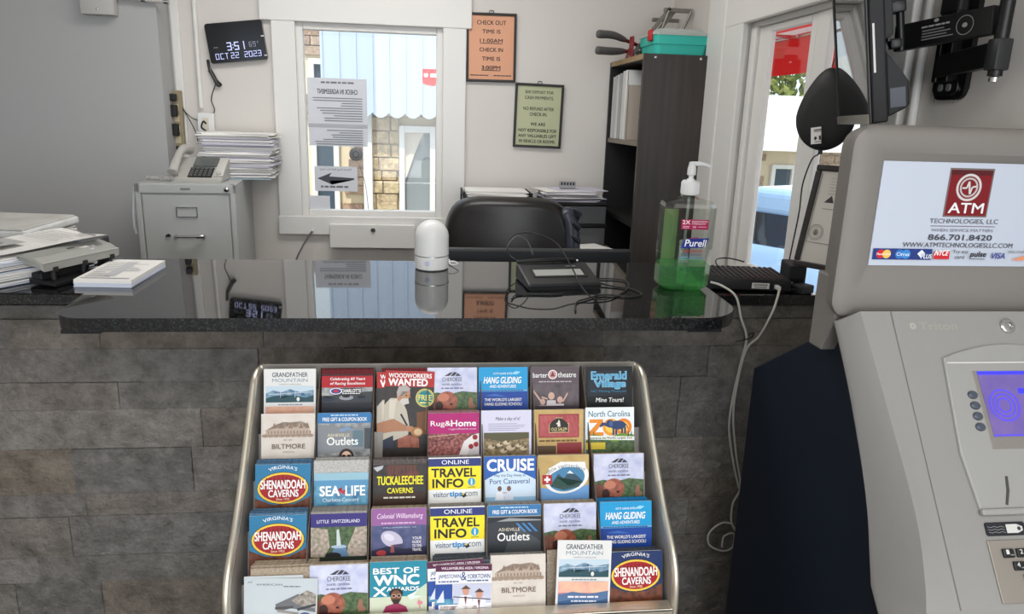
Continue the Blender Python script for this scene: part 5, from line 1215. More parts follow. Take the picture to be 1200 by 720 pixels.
# ------------------------------------------------------------------ brochure covers (page width 100, y down from the top edge)
WH = (244, 244, 242)
def mountain_mark(P, c, x=50, y=10):
    P.poly([(x-16, y+4), (x-4, y-3), (x+2, y-4), (x-6, y+4)], c); P.poly([(x-4, y+4), (x+4, y-4), (x+10, y-3), (x+4, y+4)], c); P.poly([(x+6, y+4), (x+11, y-2), (x+18, y+4)], c)
def a_grandfather(P):
    P.rect(0, 0, 100, 200, (226, 226, 224)); P.text('GRANDFATHER', 16, 7, 84, 16, (56, 72, 84), 0.02); P.text('MOUNTAIN', 16, 19, 84, 26, (120, 142, 156), 0.005); P.text('NORTH CAROLINA', 30, 29, 72, 32, (130, 140, 148))
    P.rect(4, 34, 96, 66, (196, 214, 226)); P.poly([(4, 48), (18, 42), (34, 46), (50, 40), (70, 46), (96, 42), (96, 66), (4, 66)], 'pic_ridge'); P.poly([(4, 58), (20, 53), (38, 58), (56, 52), (80, 57), (96, 52), (96, 66), (4, 66)], (44, 78, 88)); P.line(10, 50, 92, 46, 0.9, (220, 226, 230))
    for x in (32, 60): P.line(x, 40, x, 56, 0.9, (206, 214, 220))
    P.ell(66, 60, 3, 4, (232, 232, 226))
    P.text('~', 28, 69, 74, 71.6, (130, 140, 150)); P.rect(4, 74, 96, 124, (176, 120, 140)); P.rect(4, 74, 96, 94, 'pic_sunset'); P.poly([(4, 98), (30, 92), (60, 96), (96, 90), (96, 124), (4, 124)], (80, 110, 150)); P.poly([(4, 110), (28, 106), (60, 112), (96, 104), (96, 124), (4, 124)], (50, 84, 126)); P.text('~', 22, 99, 80, 103, (232, 226, 232)); P.text('~', 28, 107, 74, 110, (222, 222, 232))
def a_charlotte(P):
    P.rect(0, 0, 100, 200, (84, 86, 92)); P.rect(0, 0, 100, 26, (176, 26, 38)); P.rect(0, 0, 100, 3, (60, 20, 30)); P.text('Celebrating 60 Years', 16, 6, 84, 13, WH, 0.02, 0.15); P.text('of Racing Excellence', 16, 15, 84, 22, WH, 0.02, 0.15)
    P.rect(0, 26, 100, 42, 'pic_grey'); P.poly([(0, 52), (30, 38), (100, 34), (100, 90), (0, 90)], (62, 64, 68)); P.rect(36, 27, 78, 40, (34, 36, 40)); P.text('CHARLOTTE', 38, 29, 77, 36, WH, 0.03); P.text('~', 40, 37, 75, 39, WH); P.ell(28, 33, 12, 6.5, (240, 240, 240)); P.ell(28, 33, 10, 5, (40, 70, 150)); P.ell(28, 33, 5, 3, (200, 40, 50))
    for x, y, c in ((12, 48, (40, 52, 70)), (48, 46, (150, 154, 160)), (78, 48, (56, 60, 70))): P.ell(x, y, 14, 5, c); P.ell(x, y-3, 8, 3, (24, 26, 30))
    P.rect(0, 56, 100, 200, (40, 42, 50))
def a_wood(P):
    P.rect(0, 0, 100, 220, 'pic_dark'); P.rect(0, 0, 100, 32, (178, 40, 40)); P.text('WOODWORKERS', 7, 5, 94, 14, WH, 0.035); P.text('WANTED', 7, 16, 86, 30, WH, 0.06)
    P.poly([(66, 84), (92, 80), (96, 128), (68, 130)], (116, 74, 44)); P.rect(84, 70, 86, 120, (150, 110, 70))
    P.poly([(0, 70), (12, 56), (34, 56), (46, 82), (52, 110), (50, 132), (0, 150)], (196, 188, 172)); P.poly([(10, 60), (24, 58), (20, 100), (10, 96)], (214, 206, 190)); P.poly([(0, 142), (20, 132), (22, 158), (0, 158)], (44, 52, 72))
    P.ell(38, 48, 13, 17, (188, 138, 106), 20); P.poly([(24, 44), (28, 32), (42, 28), (52, 36), (48, 42), (34, 42), (28, 56)], (176, 170, 164)); P.poly([(36, 56), (48, 56), (50, 66), (38, 70), (30, 62)], (206, 200, 194)); P.ell(44, 50, 2, 1.4, (60, 40, 32)); P.poly([(49, 48), (53, 54), (48, 55)], (168, 116, 88))
    P.poly([(0, 104), (20, 98), (46, 112), (52, 122), (20, 124), (0, 128)], (178, 126, 94)); P.ell(54, 118, 8, 6, (186, 134, 100)); P.line(34, 88, 48, 112, 3.5, (40, 36, 36)); P.ell(68, 124, 12, 10, (176, 120, 70)); P.ell(70, 124, 8, 6.5, (220, 190, 150)); P.poly([(30, 140), (50, 130), (72, 136), (74, 156), (30, 156)], 'pic_skin')
    P.ell(82, 54, 19, 19, (232, 214, 110)); P.ell(82, 54, 17, 17, (30, 132, 138)); P.ring(82, 54, 15, 15.8, (232, 214, 110)); P.text('FREE', 69, 48, 95, 59, (236, 226, 120), 0.03); P.text('~', 72, 62, 92, 66, (236, 226, 120), 0.01)
def a_cherokee(P):
    P.rect(0, 0, 100, 200, 'pic_sky'); mountain_mark(P, (62, 62, 70), 50, 13); P.text('CHEROKEE', 30, 20, 70, 28, (66, 66, 82), 0.01); P.text('north carolina', 30, 31, 69, 36, (84, 84, 104), 0.01); P.text('~', 28, 40, 72, 43.5, (120, 122, 146))
    P.poly([(0, 54), (20, 50), (40, 55), (70, 48), (100, 51), (100, 110), (0, 110)], 'pic_forest'); P.poly([(0, 60), (14, 56), (22, 70), (24, 110), (0, 110)], 'pic_earth')
    P.ell(40, 68, 21, 20, 'pic_skin'); P.ell(32, 60, 12, 8, (196, 124, 98)); P.poly([(16, 90), (34, 82), (62, 86), (72, 110), (10, 110)], (92, 40, 36)); P.ell(24, 78, 8, 10, (56, 28, 22)); P.poly([(82, 74), (85, 62), (90, 60), (92, 72), (98, 80), (84, 84)], (150, 104, 84)); P.ell(48, 74, 3, 2, (40, 20, 18)); P.rect(56, 90, 100, 120, (120, 32, 34))
def a_hang(P):
    P.rect(0, 0, 100, 50, (28, 156, 212)); P.rect(0, 50, 100, 200, (28, 70, 156)); P.text('KITTY HAWK KITES', 30, 11, 68, 15, WH, 0.01); P.poly([(66, 14), (76, 8), (86, 10), (78, 15)], (150, 214, 240)); P.text('HANG GLIDING', 10, 20, 86, 33, WH, 0.03, 0.15); P.text('AND ADVENTURES', 22, 36, 76, 42, WH, 0.02, 0.1); P.rect(0, 46, 100, 49, (120, 170, 214)); P.text('~', 6, 46.5, 94, 48.6, (20, 60, 120)); P.poly([(10, 58), (34, 54), (58, 60), (34, 59)], (60, 110, 190)); P.text("THE WORLD'S LARGEST", 12, 63, 88, 69, WH, 0.02); P.text('HANG GLIDING SCHOOL!', 12, 72, 88, 78, WH, 0.02)
def a_barter(P):
    P.rect(0, 0, 100, 200, 'pic_stage'); P.rect(0, 0, 100, 36, (92, 80, 86)); P.text('barter', 4, 12, 34, 22, WH, 0.01); P.text('theatre', 56, 11, 94, 22, WH, 0.01); P.ell(45, 16, 9.5, 9.5, WH); P.ell(45, 16, 8, 8, (200, 150, 150)); P.poly([(40, 20), (45, 9), (50, 20)], (120, 60, 66)); P.text('~', 16, 29, 84, 32, (190, 180, 184))
    for x, y, s in ((42, 60, 1.1), (60, 68, 1), (24, 72, 0.9)):
        P.ell(x, y, 6*s, 7*s, (206, 170, 156)); P.poly([(x-10*s, y+24*s), (x-8*s, y+8*s), (x+8*s, y+8*s), (x+10*s, y+24*s)], (214, 206, 208))
    P.line(20, 70, 4, 48, 3.5, (206, 170, 156)); P.line(66, 72, 76, 54, 3, (206, 170, 156)); P.line(34, 66, 22, 62, 3, (206, 170, 156)); P.rect(0, 80, 100, 120, (60, 50, 60))
def a_emerald(P):
    P.rect(0, 0, 100, 200, (18, 20, 24)); P.poly([(8, 10), (90, 8), (88, 60), (6, 62)], (30, 40, 50)); P.text('Emerald', 14, 12, 86, 26, (80, 156, 200), 0.03, 0.0, outline=(150, 210, 236)); P.text('Village', 20, 30, 84, 46, (80, 156, 200), 0.03, 0.0, outline=(150, 210, 236)); P.text('NC Mining Museum', 12, 49, 86, 55, (70, 130, 166), 0.01); P.text('Mine Tours!', 22, 65, 80, 74, WH, 0.03, 0.15)
def a_biltmore(P):
    P.rect(0, 0, 100, 200, 'pic_cream'); LN_ = (140, 116, 100)
    P.poly([(8, 42), (8, 32), (20, 30), (24, 22), (30, 28), (36, 28), (40, 16), (45, 26), (50, 24), (54, 17), (58, 26), (66, 27), (74, 15), (80, 28), (86, 20), (90, 32), (92, 42)], (186, 168, 152))
    for x in range(12, 92, 6): P.rect(x, 33, x+2, 38, LN_); 
    for x in (24, 40, 54, 74, 86): P.poly([(x-4, 28), (x, 17), (x+4, 28)], LN_)
    for i in range(9): P.ell(7+i*10.5, 42, 6, 3, (160, 140, 122))
    P.text('EST. 1895', 42, 49, 58, 51.5, LN_); P.text('BILTMORE', 20, 58, 82, 67, (100, 78, 66), 0.008); P.text('ASHEVILLE, NC', 40, 72, 62, 75, LN_)
def a_outlets(P, dark=False):
    P.rect(0, 0, 100, 200, (52, 56, 62) if dark else 'pic_grey'); P.rect(0, 0, 100, 20, (52, 120, 176)); P.text('~', 24, 3, 76, 6, (190, 220, 240)); P.text('FREE GIFT & COUPON BOOK', 9, 9, 93, 16, WH, 0.025)
    if dark:
        P.rect(0, 20, 100, 30, (150, 154, 156)); P.poly([(0, 34), (40, 24), (100, 28), (100, 22), (0, 22)], (36, 38, 42)); P.poly([(40, 60), (60, 40), (100, 70), (100, 120), (20, 120)], (74, 78, 82))
        for i in range(3): P.poly([(52+i*11, 34), (57+i*11, 34), (72+i*11, 50), (67+i*11, 50)], (70, 130, 190))
        P.text('ASHEVILLE', 20, 42, 60, 48, (226, 216, 196), 0.01); P.text('Outlets', 18, 51, 78, 66, WH, 0.02)
    else:
        P.poly([(0, 22), (60, 30), (100, 24), (100, 70), (0, 80)], (132, 136, 140)); P.rect(66, 34, 86, 66, (96, 120, 130)); P.rect(88, 30, 100, 70, (70, 74, 78))
        P.poly([(38, 34), (56, 26), (70, 36), (58, 32), (46, 36)], (120, 150, 190)); P.text('ASHEVILLE', 18, 40, 60, 46, (226, 214, 180), 0.01); P.text('Outlets', 17, 47, 76, 62, WH, 0.02)
        P.ell(54, 84, 14, 15, (50, 34, 28)); P.ell(54, 87, 10, 13, (226, 190, 168)); P.ell(49, 84, 4.4, 3.4, (30, 28, 30)); P.ell(59, 84, 4.4, 3.4, (30, 28, 30)); P.rect(40, 96, 68, 120, (200, 180, 170)); P.ell(54, 94, 4, 1.4, (190, 70, 76))
def a_rug(P):
    P.rect(0, 0, 100, 200, 'pic_carpet'); P.rect(0, 0, 100, 40, (176, 22, 112)); P.text('Rug&', 5, 15, 44, 28, WH, 0.01); P.text('Home', 45, 14, 94, 26, WH, 0.04); P.text('rugandhome.com', 40, 29, 94, 34, (240, 200, 224))
    P.poly([(60, 84), (70, 56), (86, 44), (100, 40), (100, 84)], (226, 220, 218)); P.poly([(76, 84), (84, 62), (100, 54), (100, 84)], (206, 200, 204))
    for x, y in ((92, 48), (84, 66), (94, 62)): P.ell(x, y, 5, 5, (150, 24, 34))
    P.line(0, 46, 60, 41, 1.2, (210, 180, 170)); P.line(0, 56, 50, 50, 1.0, (70, 30, 30))
def a_day(P):
    P.rect(0, 0, 100, 200, (214, 212, 232)); P.text('Make a day of it!', 28, 13, 76, 22, (60, 58, 84), 0.01, 0.15); P.lines(14, 26, 90, 5, 3.2, (150, 148, 176), 1.0); P.rect(5, 44, 95, 92, 'pic_field'); P.poly([(5, 44), (95, 44), (95, 56), (40, 62), (5, 54)], (88, 84, 56))
    for x, y, s in ((20, 72, 7), (36, 68, 6), (50, 64, 7), (58, 74, 9), (74, 70, 6), (84, 76, 7), (44, 80, 7)): P.ell(x, y, s, s*0.6, (206, 190, 160)); P.ell(x+s*0.5, y-s*0.4, s*0.4, s*0.4, (110, 84, 58))
def a_salem(P):
    P.rect(0, 0, 100, 200, 'pic_gold'); P.rect(9, 9, 91, 56, (150, 44, 56)); P.rect(11, 11, 89, 54, 'pic_rose')
    for i in range(9): P.line(12+i*9, 12, 20+i*9, 40, 0.8, (196, 110, 104))
    P.poly([(30, 46), (30, 28), (40, 24), (44, 16), (56, 16), (60, 24), (70, 28), (70, 46)], (226, 200, 140)); P.poly([(31, 45), (31, 29), (41, 25), (45, 17), (55, 17), (59, 25), (69, 29), (69, 45)], (44, 38, 36)); P.text('OLD SALEM', 34, 36, 66, 42, (232, 210, 150), 0.015); P.poly([(47, 34), (48, 24), (50, 20), (52, 24), (53, 34)], (226, 220, 206)); P.poly([(44, 28), (48, 25), (47, 30)], (226, 220, 206)); P.text('MUSEUMS & GARDENS', 36, 43, 64, 44.6, (232, 210, 150))
    P.rect(46, 66, 96, 120, (140, 50, 54)); P.rect(4, 72, 44, 120, (90, 70, 50)); P.text('~', 10, 60, 88, 64, (110, 80, 44))
def a_zoo(P):
    P.rect(0, 0, 100, 200, (236, 240, 242)); P.text('North Carolina', 6, 7, 92, 19, (36, 112, 140), 0.012)
    P.poly([(8, 24), (36, 24), (36, 30), (20, 50), (37, 50), (37, 57), (6, 57), (6, 51), (24, 31), (8, 31)], (232, 140, 36)); P.ell(52, 40, 17, 17, (240, 160, 44)); P.ell(52, 40, 11, 11, (250, 208, 90)); P.ell(78, 40, 17, 17, (232, 130, 36)); P.ell(78, 40, 11, 11, (248, 196, 80))
    EL = (44, 66, 110); P.ell(66, 36, 17, 9, EL); P.ell(50, 33, 8, 8, EL); P.poly([(44, 32), (34, 30), (28, 38), (31, 40), (38, 36), (46, 40)], EL); 
    for x in (55, 61, 73, 79): P.rect(x, 40, x+4, 56, EL)
    P.line(83, 34, 88, 44, 1.5, EL); P.ell(52, 33, 4, 6, (70, 96, 146)); P.poly([(0, 58), (20, 54), (46, 60), (74, 52), (100, 56), (100, 110), (0, 110)], (110, 146, 48)); P.poly([(0, 68), (30, 62), (60, 70), (100, 60), (100, 120), (0, 120)], 'pic_forest')
    for x in (8, 16, 88, 94): P.poly([(x-3, 66), (x, 46), (x+3, 66)], (74, 100, 40))
    P.poly([(0, 56), (100, 59), (100, 67), (0, 64)], (236, 240, 232)); P.text("Experience the World's Largest Zoo!", 5, 59, 96, 65, (40, 60, 44), 0.02); P.rect(0, 70, 40, 84, (214, 190, 60))
def a_shen(P, navy=False):
    P.rect(0, 0, 100, 200, (30, 52, 100) if navy else (46, 122, 164)); P.poly([(0, 62), (30, 74), (70, 74), (100, 60), (100, 130), (0, 130)], 'pic_earth'); P.arc("VIRGINIA'S", 50, 64, 60, 56, 114, 66, 6.5, WH, 0.02)
    P.ell(50, 44, 47, 30, (40, 26, 26)); P.ell(50, 44, 46, 29, (238, 200, 70)); P.ell(50, 44, 42, 25.5, (164, 30, 38))
    for i in range(9): P.poly([(18+i*7.2, 29), (20.5+i*7.2, 20+abs(4-i)*0.9), (23+i*7.2, 29)], (130, 22, 30))
    P.text('SHENANDOAH', 10, 29, 90, 45, WH, 0.03, 0.0); P.text('CAVERNS', 24, 47, 78, 60, WH, 0.03); P.text('Since 1922', 38, 62, 62, 66, (250, 226, 200), 0.01)
    pass
def a_sea(P):
    P.rect(0, 0, 100, 200, 'pic_water'); P.rect(0, 0, 100, 14, (150, 190, 206)); P.poly([(0, 14), (100, 14), (100, 24), (50, 30), (0, 22)], (90, 150, 190)); P.text('SEA', 11, 25, 47, 43, WH, 0.05); P.text('LIFE', 58, 25, 94, 43, WH, 0.04)
    st = []
    for i in range(10):
        r_ = 8 if i % 2 == 0 else 2.6; st.append((51+r_*math.sin(2*PI*i/10), 35-r_*math.cos(2*PI*i/10)))
    P.poly(st, (196, 60, 74)); P.text('Charlotte-Concord', 16, 47, 82, 54, (226, 240, 246), 0.01); P.ell(80, 66, 10, 5, (60, 140, 150)); P.ell(24, 70, 14, 6, (20, 80, 120))
def a_tuck(P):
    P.rect(0, 0, 100, 200, 'pic_dark'); P.poly([(22, 4), (80, 2), (90, 24), (70, 34), (30, 32)], 'pic_cave')
    for i in range(8): P.poly([(26+i*7, 2), (30+i*7, 18+(i*5) % 12), (33+i*7, 2)], (96, 60, 48))
    P.poly([(0, 60), (40, 50), (100, 56), (100, 110), (0, 110)], (60, 40, 30)); P.text('TUCKALEECHEE', 8, 23, 94, 39, (246, 236, 40), 0.03); P.text('CAVERNS', 27, 45, 75, 55, (246, 236, 40), 0.03); P.poly([(1, 6), (20, 2), (18, 8), (8, 14)], (186, 190, 194)); P.text('~', 20, 61, 84, 65, (220, 214, 200))
def a_travel(P):
    P.rect(0, 0, 100, 200, (242, 242, 240)); P.rect(0, 2, 100, 17, (42, 54, 120)); P.text('ONLINE', 25, 5, 77, 13, (236, 238, 246), 0.01); P.rect(0, 17, 100, 61, (250, 226, 40)); P.text('TRAVEL', 6, 21, 90, 37, (26, 26, 30), 0.05); P.text('INFO', 8, 41, 66, 57, (26, 26, 30), 0.05); P.ell(82, 47, 7, 7.5, (40, 156, 206)); P.text('i', 80.6, 42, 83.4, 52, WH, 0.04); P.rect(75, 56.5, 89, 57.6, (90, 90, 60))
    P.text('visitor', 9, 65, 39, 75, (80, 100, 130), 0.01); P.text('tips', 40, 65, 64, 77, (40, 140, 200), 0.045); P.text('.com', 67, 66, 93, 74, (110, 120, 130), 0.005); P.poly([(63, 72), (70, 68), (72, 74), (66, 77)], (40, 44, 50)); P.ell(66, 70, 2, 2, (240, 190, 40))
def a_cruise(P):
    P.rect(0, 0, 100, 200, (40, 96, 178)); P.text('CRUISE', 6, 6, 96, 28, WH, 0.05); p = [(0, 110)]
    for i in range(13): p.append((100*i/12, 46-18*math.sin(PI*i/12)))
    p.append((100, 110)); P.poly(p, (206, 224, 240)); P.text('Play the Day Away at', 20, 34, 80, 41, (60, 92, 130), 0.012); P.text('Port Canaveral', 11, 43, 88, 53, (56, 90, 140), 0.015)
    P.rect(0, 78, 100, 110, (150, 190, 220))
    for x, c in ((30, (232, 236, 244)), (48, (214, 222, 236))): P.ell(x, 62, 4, 5, (120, 84, 66)); P.poly([(x-9, 84), (x-6, 68), (x+6, 68), (x+9, 84)], c)
    P.line(36, 70, 44, 70, 2, (200, 160, 140))
def a_lsoval(P):
    P.rect(0, 0, 100, 200, 'pic_gold'); P.poly([(0, 62), (60, 70), (100, 58), (100, 120), (0, 120)], (110, 160, 214)); P.ell(56, 44, 44, 30, (240, 240, 238), -12); P.ell(56, 46, 36, 24, (70, 130, 170), -12); P.poly([(24, 58), (40, 36), (50, 46), (62, 30), (78, 42), (88, 52), (78, 60), (50, 66)], (50, 80, 96)); P.poly([(56, 36), (62, 30), (70, 37), (63, 36)], (220, 230, 236)); P.poly([(24, 60), (36, 42), (60, 60), (86, 52), (80, 62), (50, 68)], (34, 74, 64))
    P.poly([(20, 26), (44, 13), (92, 14), (94, 24), (48, 24), (26, 36)], (236, 236, 234)); P.arc('little switzerland', 58, 64, 50, 40, 138, 52, 7.5, (120, 126, 132), 0.01); P.rect(8, 38, 27, 56, (172, 34, 46)); P.rect(15.6, 41, 19.4, 53, WH); P.rect(11.5, 45, 23.5, 49, WH); P.arc('Top of the Blue Ridge Parkway', 56, 40, 38, 26, 218, 326, 4.5, (90, 96, 104), 0.01, under=True)
def a_lswater(P):
    P.rect(0, 0, 100, 200, 'pic_forest'); P.rect(0, 0, 100, 24, (58, 48, 122)); P.text('LITTLE  SWITZERLAND', 11, 11, 87, 17, (236, 234, 246), 0.012); P.poly([(0, 24), (30, 28), (34, 60), (24, 78), (0, 78)], 'pic_blossom'); P.poly([(66, 60), (80, 26), (100, 24), (100, 78), (64, 78)], 'pic_blossom'); P.poly([(34, 78), (44, 58), (60, 56), (68, 78)], (96, 130, 164)); P.ell(50, 60, 14, 3, (170, 190, 206)); P.poly([(46, 30), (50, 28), (54, 58), (46, 58)], (200, 210, 210)); P.ell(40, 76, 14, 6, (30, 30, 30)); P.rect(0, 78, 100, 120, (40, 50, 40))
def a_williams(P):
    P.rect(0, 0, 100, 200, 'pic_dusk'); P.rect(0, 0, 100, 31, (150, 96, 154)); P.text('Colonial Williamsburg', 9, 9, 92, 21, (240, 220, 240), 0.005, 0.2); P.text('~', 18, 25, 80, 28, (226, 190, 226)); P.text('WILLIAMSBURG, VA', 20, 33.5, 82, 36, (200, 206, 226)); P.ell(37, 56, 21, 14, (196, 190, 210), 28); P.ell(32, 52, 10, 6, (220, 216, 230), 28); P.poly([(38, 66), (56, 64), (56, 80), (40, 80)], (70, 66, 96)); P.poly([(0, 76), (30, 68), (60, 74), (100, 70), (100, 120), (0, 120)], (40, 40, 66)); P.poly([(34, 80), (36, 66), (40, 66), (42, 80)], (150, 84, 84)); P.ell(18, 80, 9, 5, (176, 60, 66))
    for i, s in enumerate(('YOUR', 'GUIDE', 'TO TIME', 'TRAVEL')): P.text(s, 74, 52+i*7, 88+(3 if i != 1 else 2), 57+i*7, (240, 236, 244), 0.025)
def a_american(P):
    P.rect(0, 0, 100, 200, (196, 204, 208)); P.text('AMERICAN', 6, 8, 46, 11, (70, 84, 104), 0.01); P.text('~', 48, 11, 74, 13.5, (120, 130, 140)); P.poly([(36, 40), (70, 24), (96, 30), (98, 52), (60, 46), (40, 52)], (110, 112, 116)); P.poly([(60, 34), (84, 18), (98, 24), (98, 46), (74, 42)], 'pic_rock')
    for x0, y0, x1, y1, c in ((36, 46, 64, 44, (80, 78, 78)), (40, 50, 72, 54, (150, 146, 142)), (70, 48, 98, 40, (60, 64, 72)), (36, 58, 80, 60, (120, 118, 116)), (64, 56, 96, 58, (76, 80, 90))): P.line(x0, y0, x1, y1, 4, c)
    P.ell(82, 56, 8, 4, (74, 96, 140)); P.poly([(18, 80), (60, 76), (100, 80), (100, 120), (10, 120)], (226, 230, 232))
def a_wnc(P):
    P.rect(0, 0, 100, 200, (30, 136, 160)); P.poly([(100, 40), (56, 70), (40, 110), (100, 110)], (196, 214, 190)); P.rect(0, 62, 100, 120, (206, 214, 190)); P.text('BEST OF', 6, 11, 86, 21, WH, 0.05); P.text('WNC', 8, 24, 86, 41, WH, 0.07); P.text('X', 6, 44, 30, 60, WH, 0.04); P.text('AWARDS', 30, 45, 86, 52, WH, 0.04)
    P.ell(46, 56, 12, 9, (34, 26, 24)); P.ell(46, 62, 9.5, 12, (120, 78, 56)); P.ell(42, 60, 4, 3, (236, 190, 160)); P.ell(51, 60, 4, 3, (236, 190, 160)); P.ell(42, 60, 3, 2.2, (30, 30, 34)); P.ell(51, 60, 3, 2.2, (30, 30, 34)); P.poly([(39, 66), (53, 66), (50, 76), (42, 76)], (40, 28, 26)); P.poly([(18, 98), (28, 78), (42, 74), (52, 74), (64, 80), (70, 98)], (150, 44, 84)); P.poly([(66, 60), (84, 52), (78, 60), (92, 62), (70, 68)], (224, 236, 230))
    P.line(86, 68, 88, 84, 1.5, (226, 120, 140)); P.ell(88, 74, 5, 3, (226, 130, 150))
def a_james(P):
    P.rect(0, 0, 100, 200, (236, 236, 240)); P.rect(0, 0, 100, 12, (88, 34, 66)); P.text('WILLIAMSBURG AREA / VIRGINIA', 10, 4, 94, 8.5, (236, 220, 230), 0.02); P.text('JAMESTOWN', 5, 17, 44, 26, (56, 80, 130), 0.015); P.text('&', 45, 13, 55, 28, (60, 84, 140), 0.01); P.text('YORKTOWN', 56, 17, 97, 25, (56, 80, 130), 0.015); P.text('~', 5, 28, 44, 31, (80, 100, 140)); P.text('~', 56, 27, 97, 30, (80, 100, 140)); P.rect(0, 34, 30, 78, (38, 76, 156)); P.rect(0, 60, 40, 70, 'pic_water'); P.poly([(2, 66), (14, 44), (16, 66)], (214, 220, 232))
    P.rect(32, 34, 99, 68, (196, 200, 220))
    for x, y, hh in ((54, 46, (96, 70, 60)), (78, 52, (80, 58, 50))): P.poly([(x-14, 76), (x-10, y+8), (x+10, y+8), (x+14, 76)], (232, 228, 234)); P.ell(x, y, 6, 8, (206, 150, 128)); P.poly([(x-9, y-3), (x, y-10), (x+9, y-3)], hh); P.poly([(x-3, y+10), (x+2, y+10), (x, y+26)], (110, 60, 70))
    P.line(32, 56, 98, 62, 1.5, (60, 50, 50)); P.rect(6, 70, 76, 100, (244, 244, 246)); P.rect(8, 72, 74, 100, 'pic_people'); P.ell(44, 78, 9, 6, (226, 226, 226))

# ------------------------------------------------------------------ filling the pockets
RB = random.Random(12)
ROWN = ('top', 'second', 'third', 'fourth', 'bottom')
def cover_mesh(art, h=BL, wdt=BW, **kw):
    b = MB(); b.box((-wdt/2, 0, 0), (wdt/2, 0.0016, h), ink((226, 224, 220)))
    P = Print(b, T(0, 0, h), wdt/100, z0=0.00015); P_poly = P.poly
    lim = h/(wdt/100)
    def clip(pts, col):           # keep the print on the page
        return P_poly([(min(max(x, 0), 100), min(max(y, 0), lim)) for x, y in pts], col)
    P.poly = clip; art(P, **kw)
    return b
def brochure(art, label, k, x, dy=0.0, dz=0.0, yaw=0.0, roll=0.0, h=BL, wdt=BW, n=0, Tt=0.0, edge='grey', short='', name='brochure', **kw):
    """a front brochure in tier k at x, with n copies filed behind it in a stack Tt deep"""
    M = rowM(k)
    o = cover_mesh(art, h, wdt, **kw).build(name)
    o.matrix_world = M @ T(x, -dy, dz-h) @ R(yaw, 'Z') @ R(roll, 'Y')
    tag(o, label, 'brochure', 'brochures at the front of the rack pockets')
    if n:
        th = Tt/n; proto = None
        for i in range(n):
            if proto is None:
                b = MB(); b.box((-wdt/2, 0, 0), (wdt/2, th*0.86, BL-0.001), EDGE[edge])
                c = b.build(name); proto = c
            else:
                c = proto.copy(); COL.objects.link(c)
            c.matrix_world = M @ T(x+RB.uniform(-0.0018, 0.0018), 0.0022+i*th, RB.uniform(-0.004, 0.0005)-BL) @ R(RB.uniform(-0.5, 0.5), 'Z')
            tag(c, 'copies filed behind the %s in the %s tier' % (short, ROWN[k]), 'brochure', 'copies behind the %s, %s tier' % (short, ROWN[k]))
C_ = [-0.2625, -0.1555, -0.0475, 0.0565, 0.1635, 0.2685, 0.379]
# top tier
brochure(a_grandfather, 'white mountain brochure with a blue ridge picture in the top left pocket of the rack', 0, -0.267, n=3, Tt=0.010, edge='white', short='white mountain brochure')
brochure(a_charlotte, 'red-banded racing brochure over a photo of cars, second in the top tier', 0, -0.155, dz=-0.012, n=6, Tt=0.022, edge='red', short='red racing brochure')
brochure(a_wood, 'tall dark brochure of a man woodturning with a red heading', 0, -0.037, dz=-0.006, dy=0.004, roll=2.0, wdt=0.0985, n=4, Tt=0.020, edge='red', short='tall woodturning brochure')
brochure(a_wood, 'second red-headed woodturning brochure peeping out behind the front one at its left edge', 0, -0.047, dz=-0.008, dy=0.0015, wdt=0.099)
brochure(a_cherokee, 'pale sky brochure with a bald man in the top tier, right of the woodturning brochure', 0, 0.0545, n=3, Tt=0.008, edge='grey', short='pale sky brochure')
brochure(a_hang, 'bright blue hang gliding brochure in the top tier', 0, 0.159, n=4, Tt=0.010, edge='blue', short='blue hang gliding brochure')
brochure(a_barter, 'mauve-grey theatre brochure with raised arms in the top tier', 0, 0.267, n=4, Tt=0.012, edge='dark', short='mauve theatre brochure')
brochure(a_emerald, 'black brochure with glowing blue lettering in the top right pocket', 0, 0.381, n=4, Tt=0.012, edge='dark', short='black brochure with blue lettering')
# second tier
brochure(a_biltmore, 'cream brochure with a sketched mansion in the second tier, far left', 1, -0.262, n=4, Tt=0.014, edge='white', short='cream mansion brochure')
brochure(a_outlets, 'blue-topped grey outlet brochure with a woman in sunglasses, second tier', 1, -0.156, n=3, Tt=0.010, edge='blue', short='blue-topped outlet brochure')
brochure(a_rug, 'magenta-headed brochure over red carpet and cherries', 1, 0.056, dz=-0.004, n=8, Tt=0.028, edge='pink', short='magenta-headed brochure')
brochure(a_day, 'lavender brochure with a brown picture of a flock, in the second tier', 1, 0.161, n=5, Tt=0.018, edge='grey', short='lavender brochure')
brochure(a_salem, 'gold-bordered brochure with a rose panel and dark emblem', 1, 0.267, n=6, Tt=0.020, edge='tan', short='gold-bordered brochure')
brochure(a_zoo, 'white brochure with orange lettering and a dark elephant, second tier far right', 1, 0.372, dz=0.003, n=5, Tt=0.018, edge='white', short='white elephant brochure')
# third tier
brochure(a_shen, 'blue brochure with a red oval, far left in the third tier from the top', 2, -0.2635, dz=-0.006, n=8, Tt=0.030, edge='blue', short='blue oval brochure')
brochure(a_sea, 'watery blue brochure with white capitals around a red starfish', 2, -0.157, dz=-0.024, n=11, Tt=0.037, edge='white', short='watery blue brochure')
brochure(a_tuck, 'black cave brochure with yellow capitals', 2, -0.048, dz=-0.010, n=8, Tt=0.026, edge='dark', short='black cave brochure')
brochure(a_travel, 'yellow travel information brochure in the third tier, the upper of the two', 2, 0.0565, n=8, Tt=0.029, edge='grey', short='yellow travel brochure')
brochure(a_cruise, 'blue brochure with large white capitals over an arch of pale sky', 2, 0.163, n=8, Tt=0.030, edge='grey', short='blue cruise brochure')
brochure(a_lsoval, 'gold brochure with a white-rimmed oval of green mountains', 2, 0.2685, n=7, Tt=0.027, edge='tan', short='gold mountain-oval brochure')
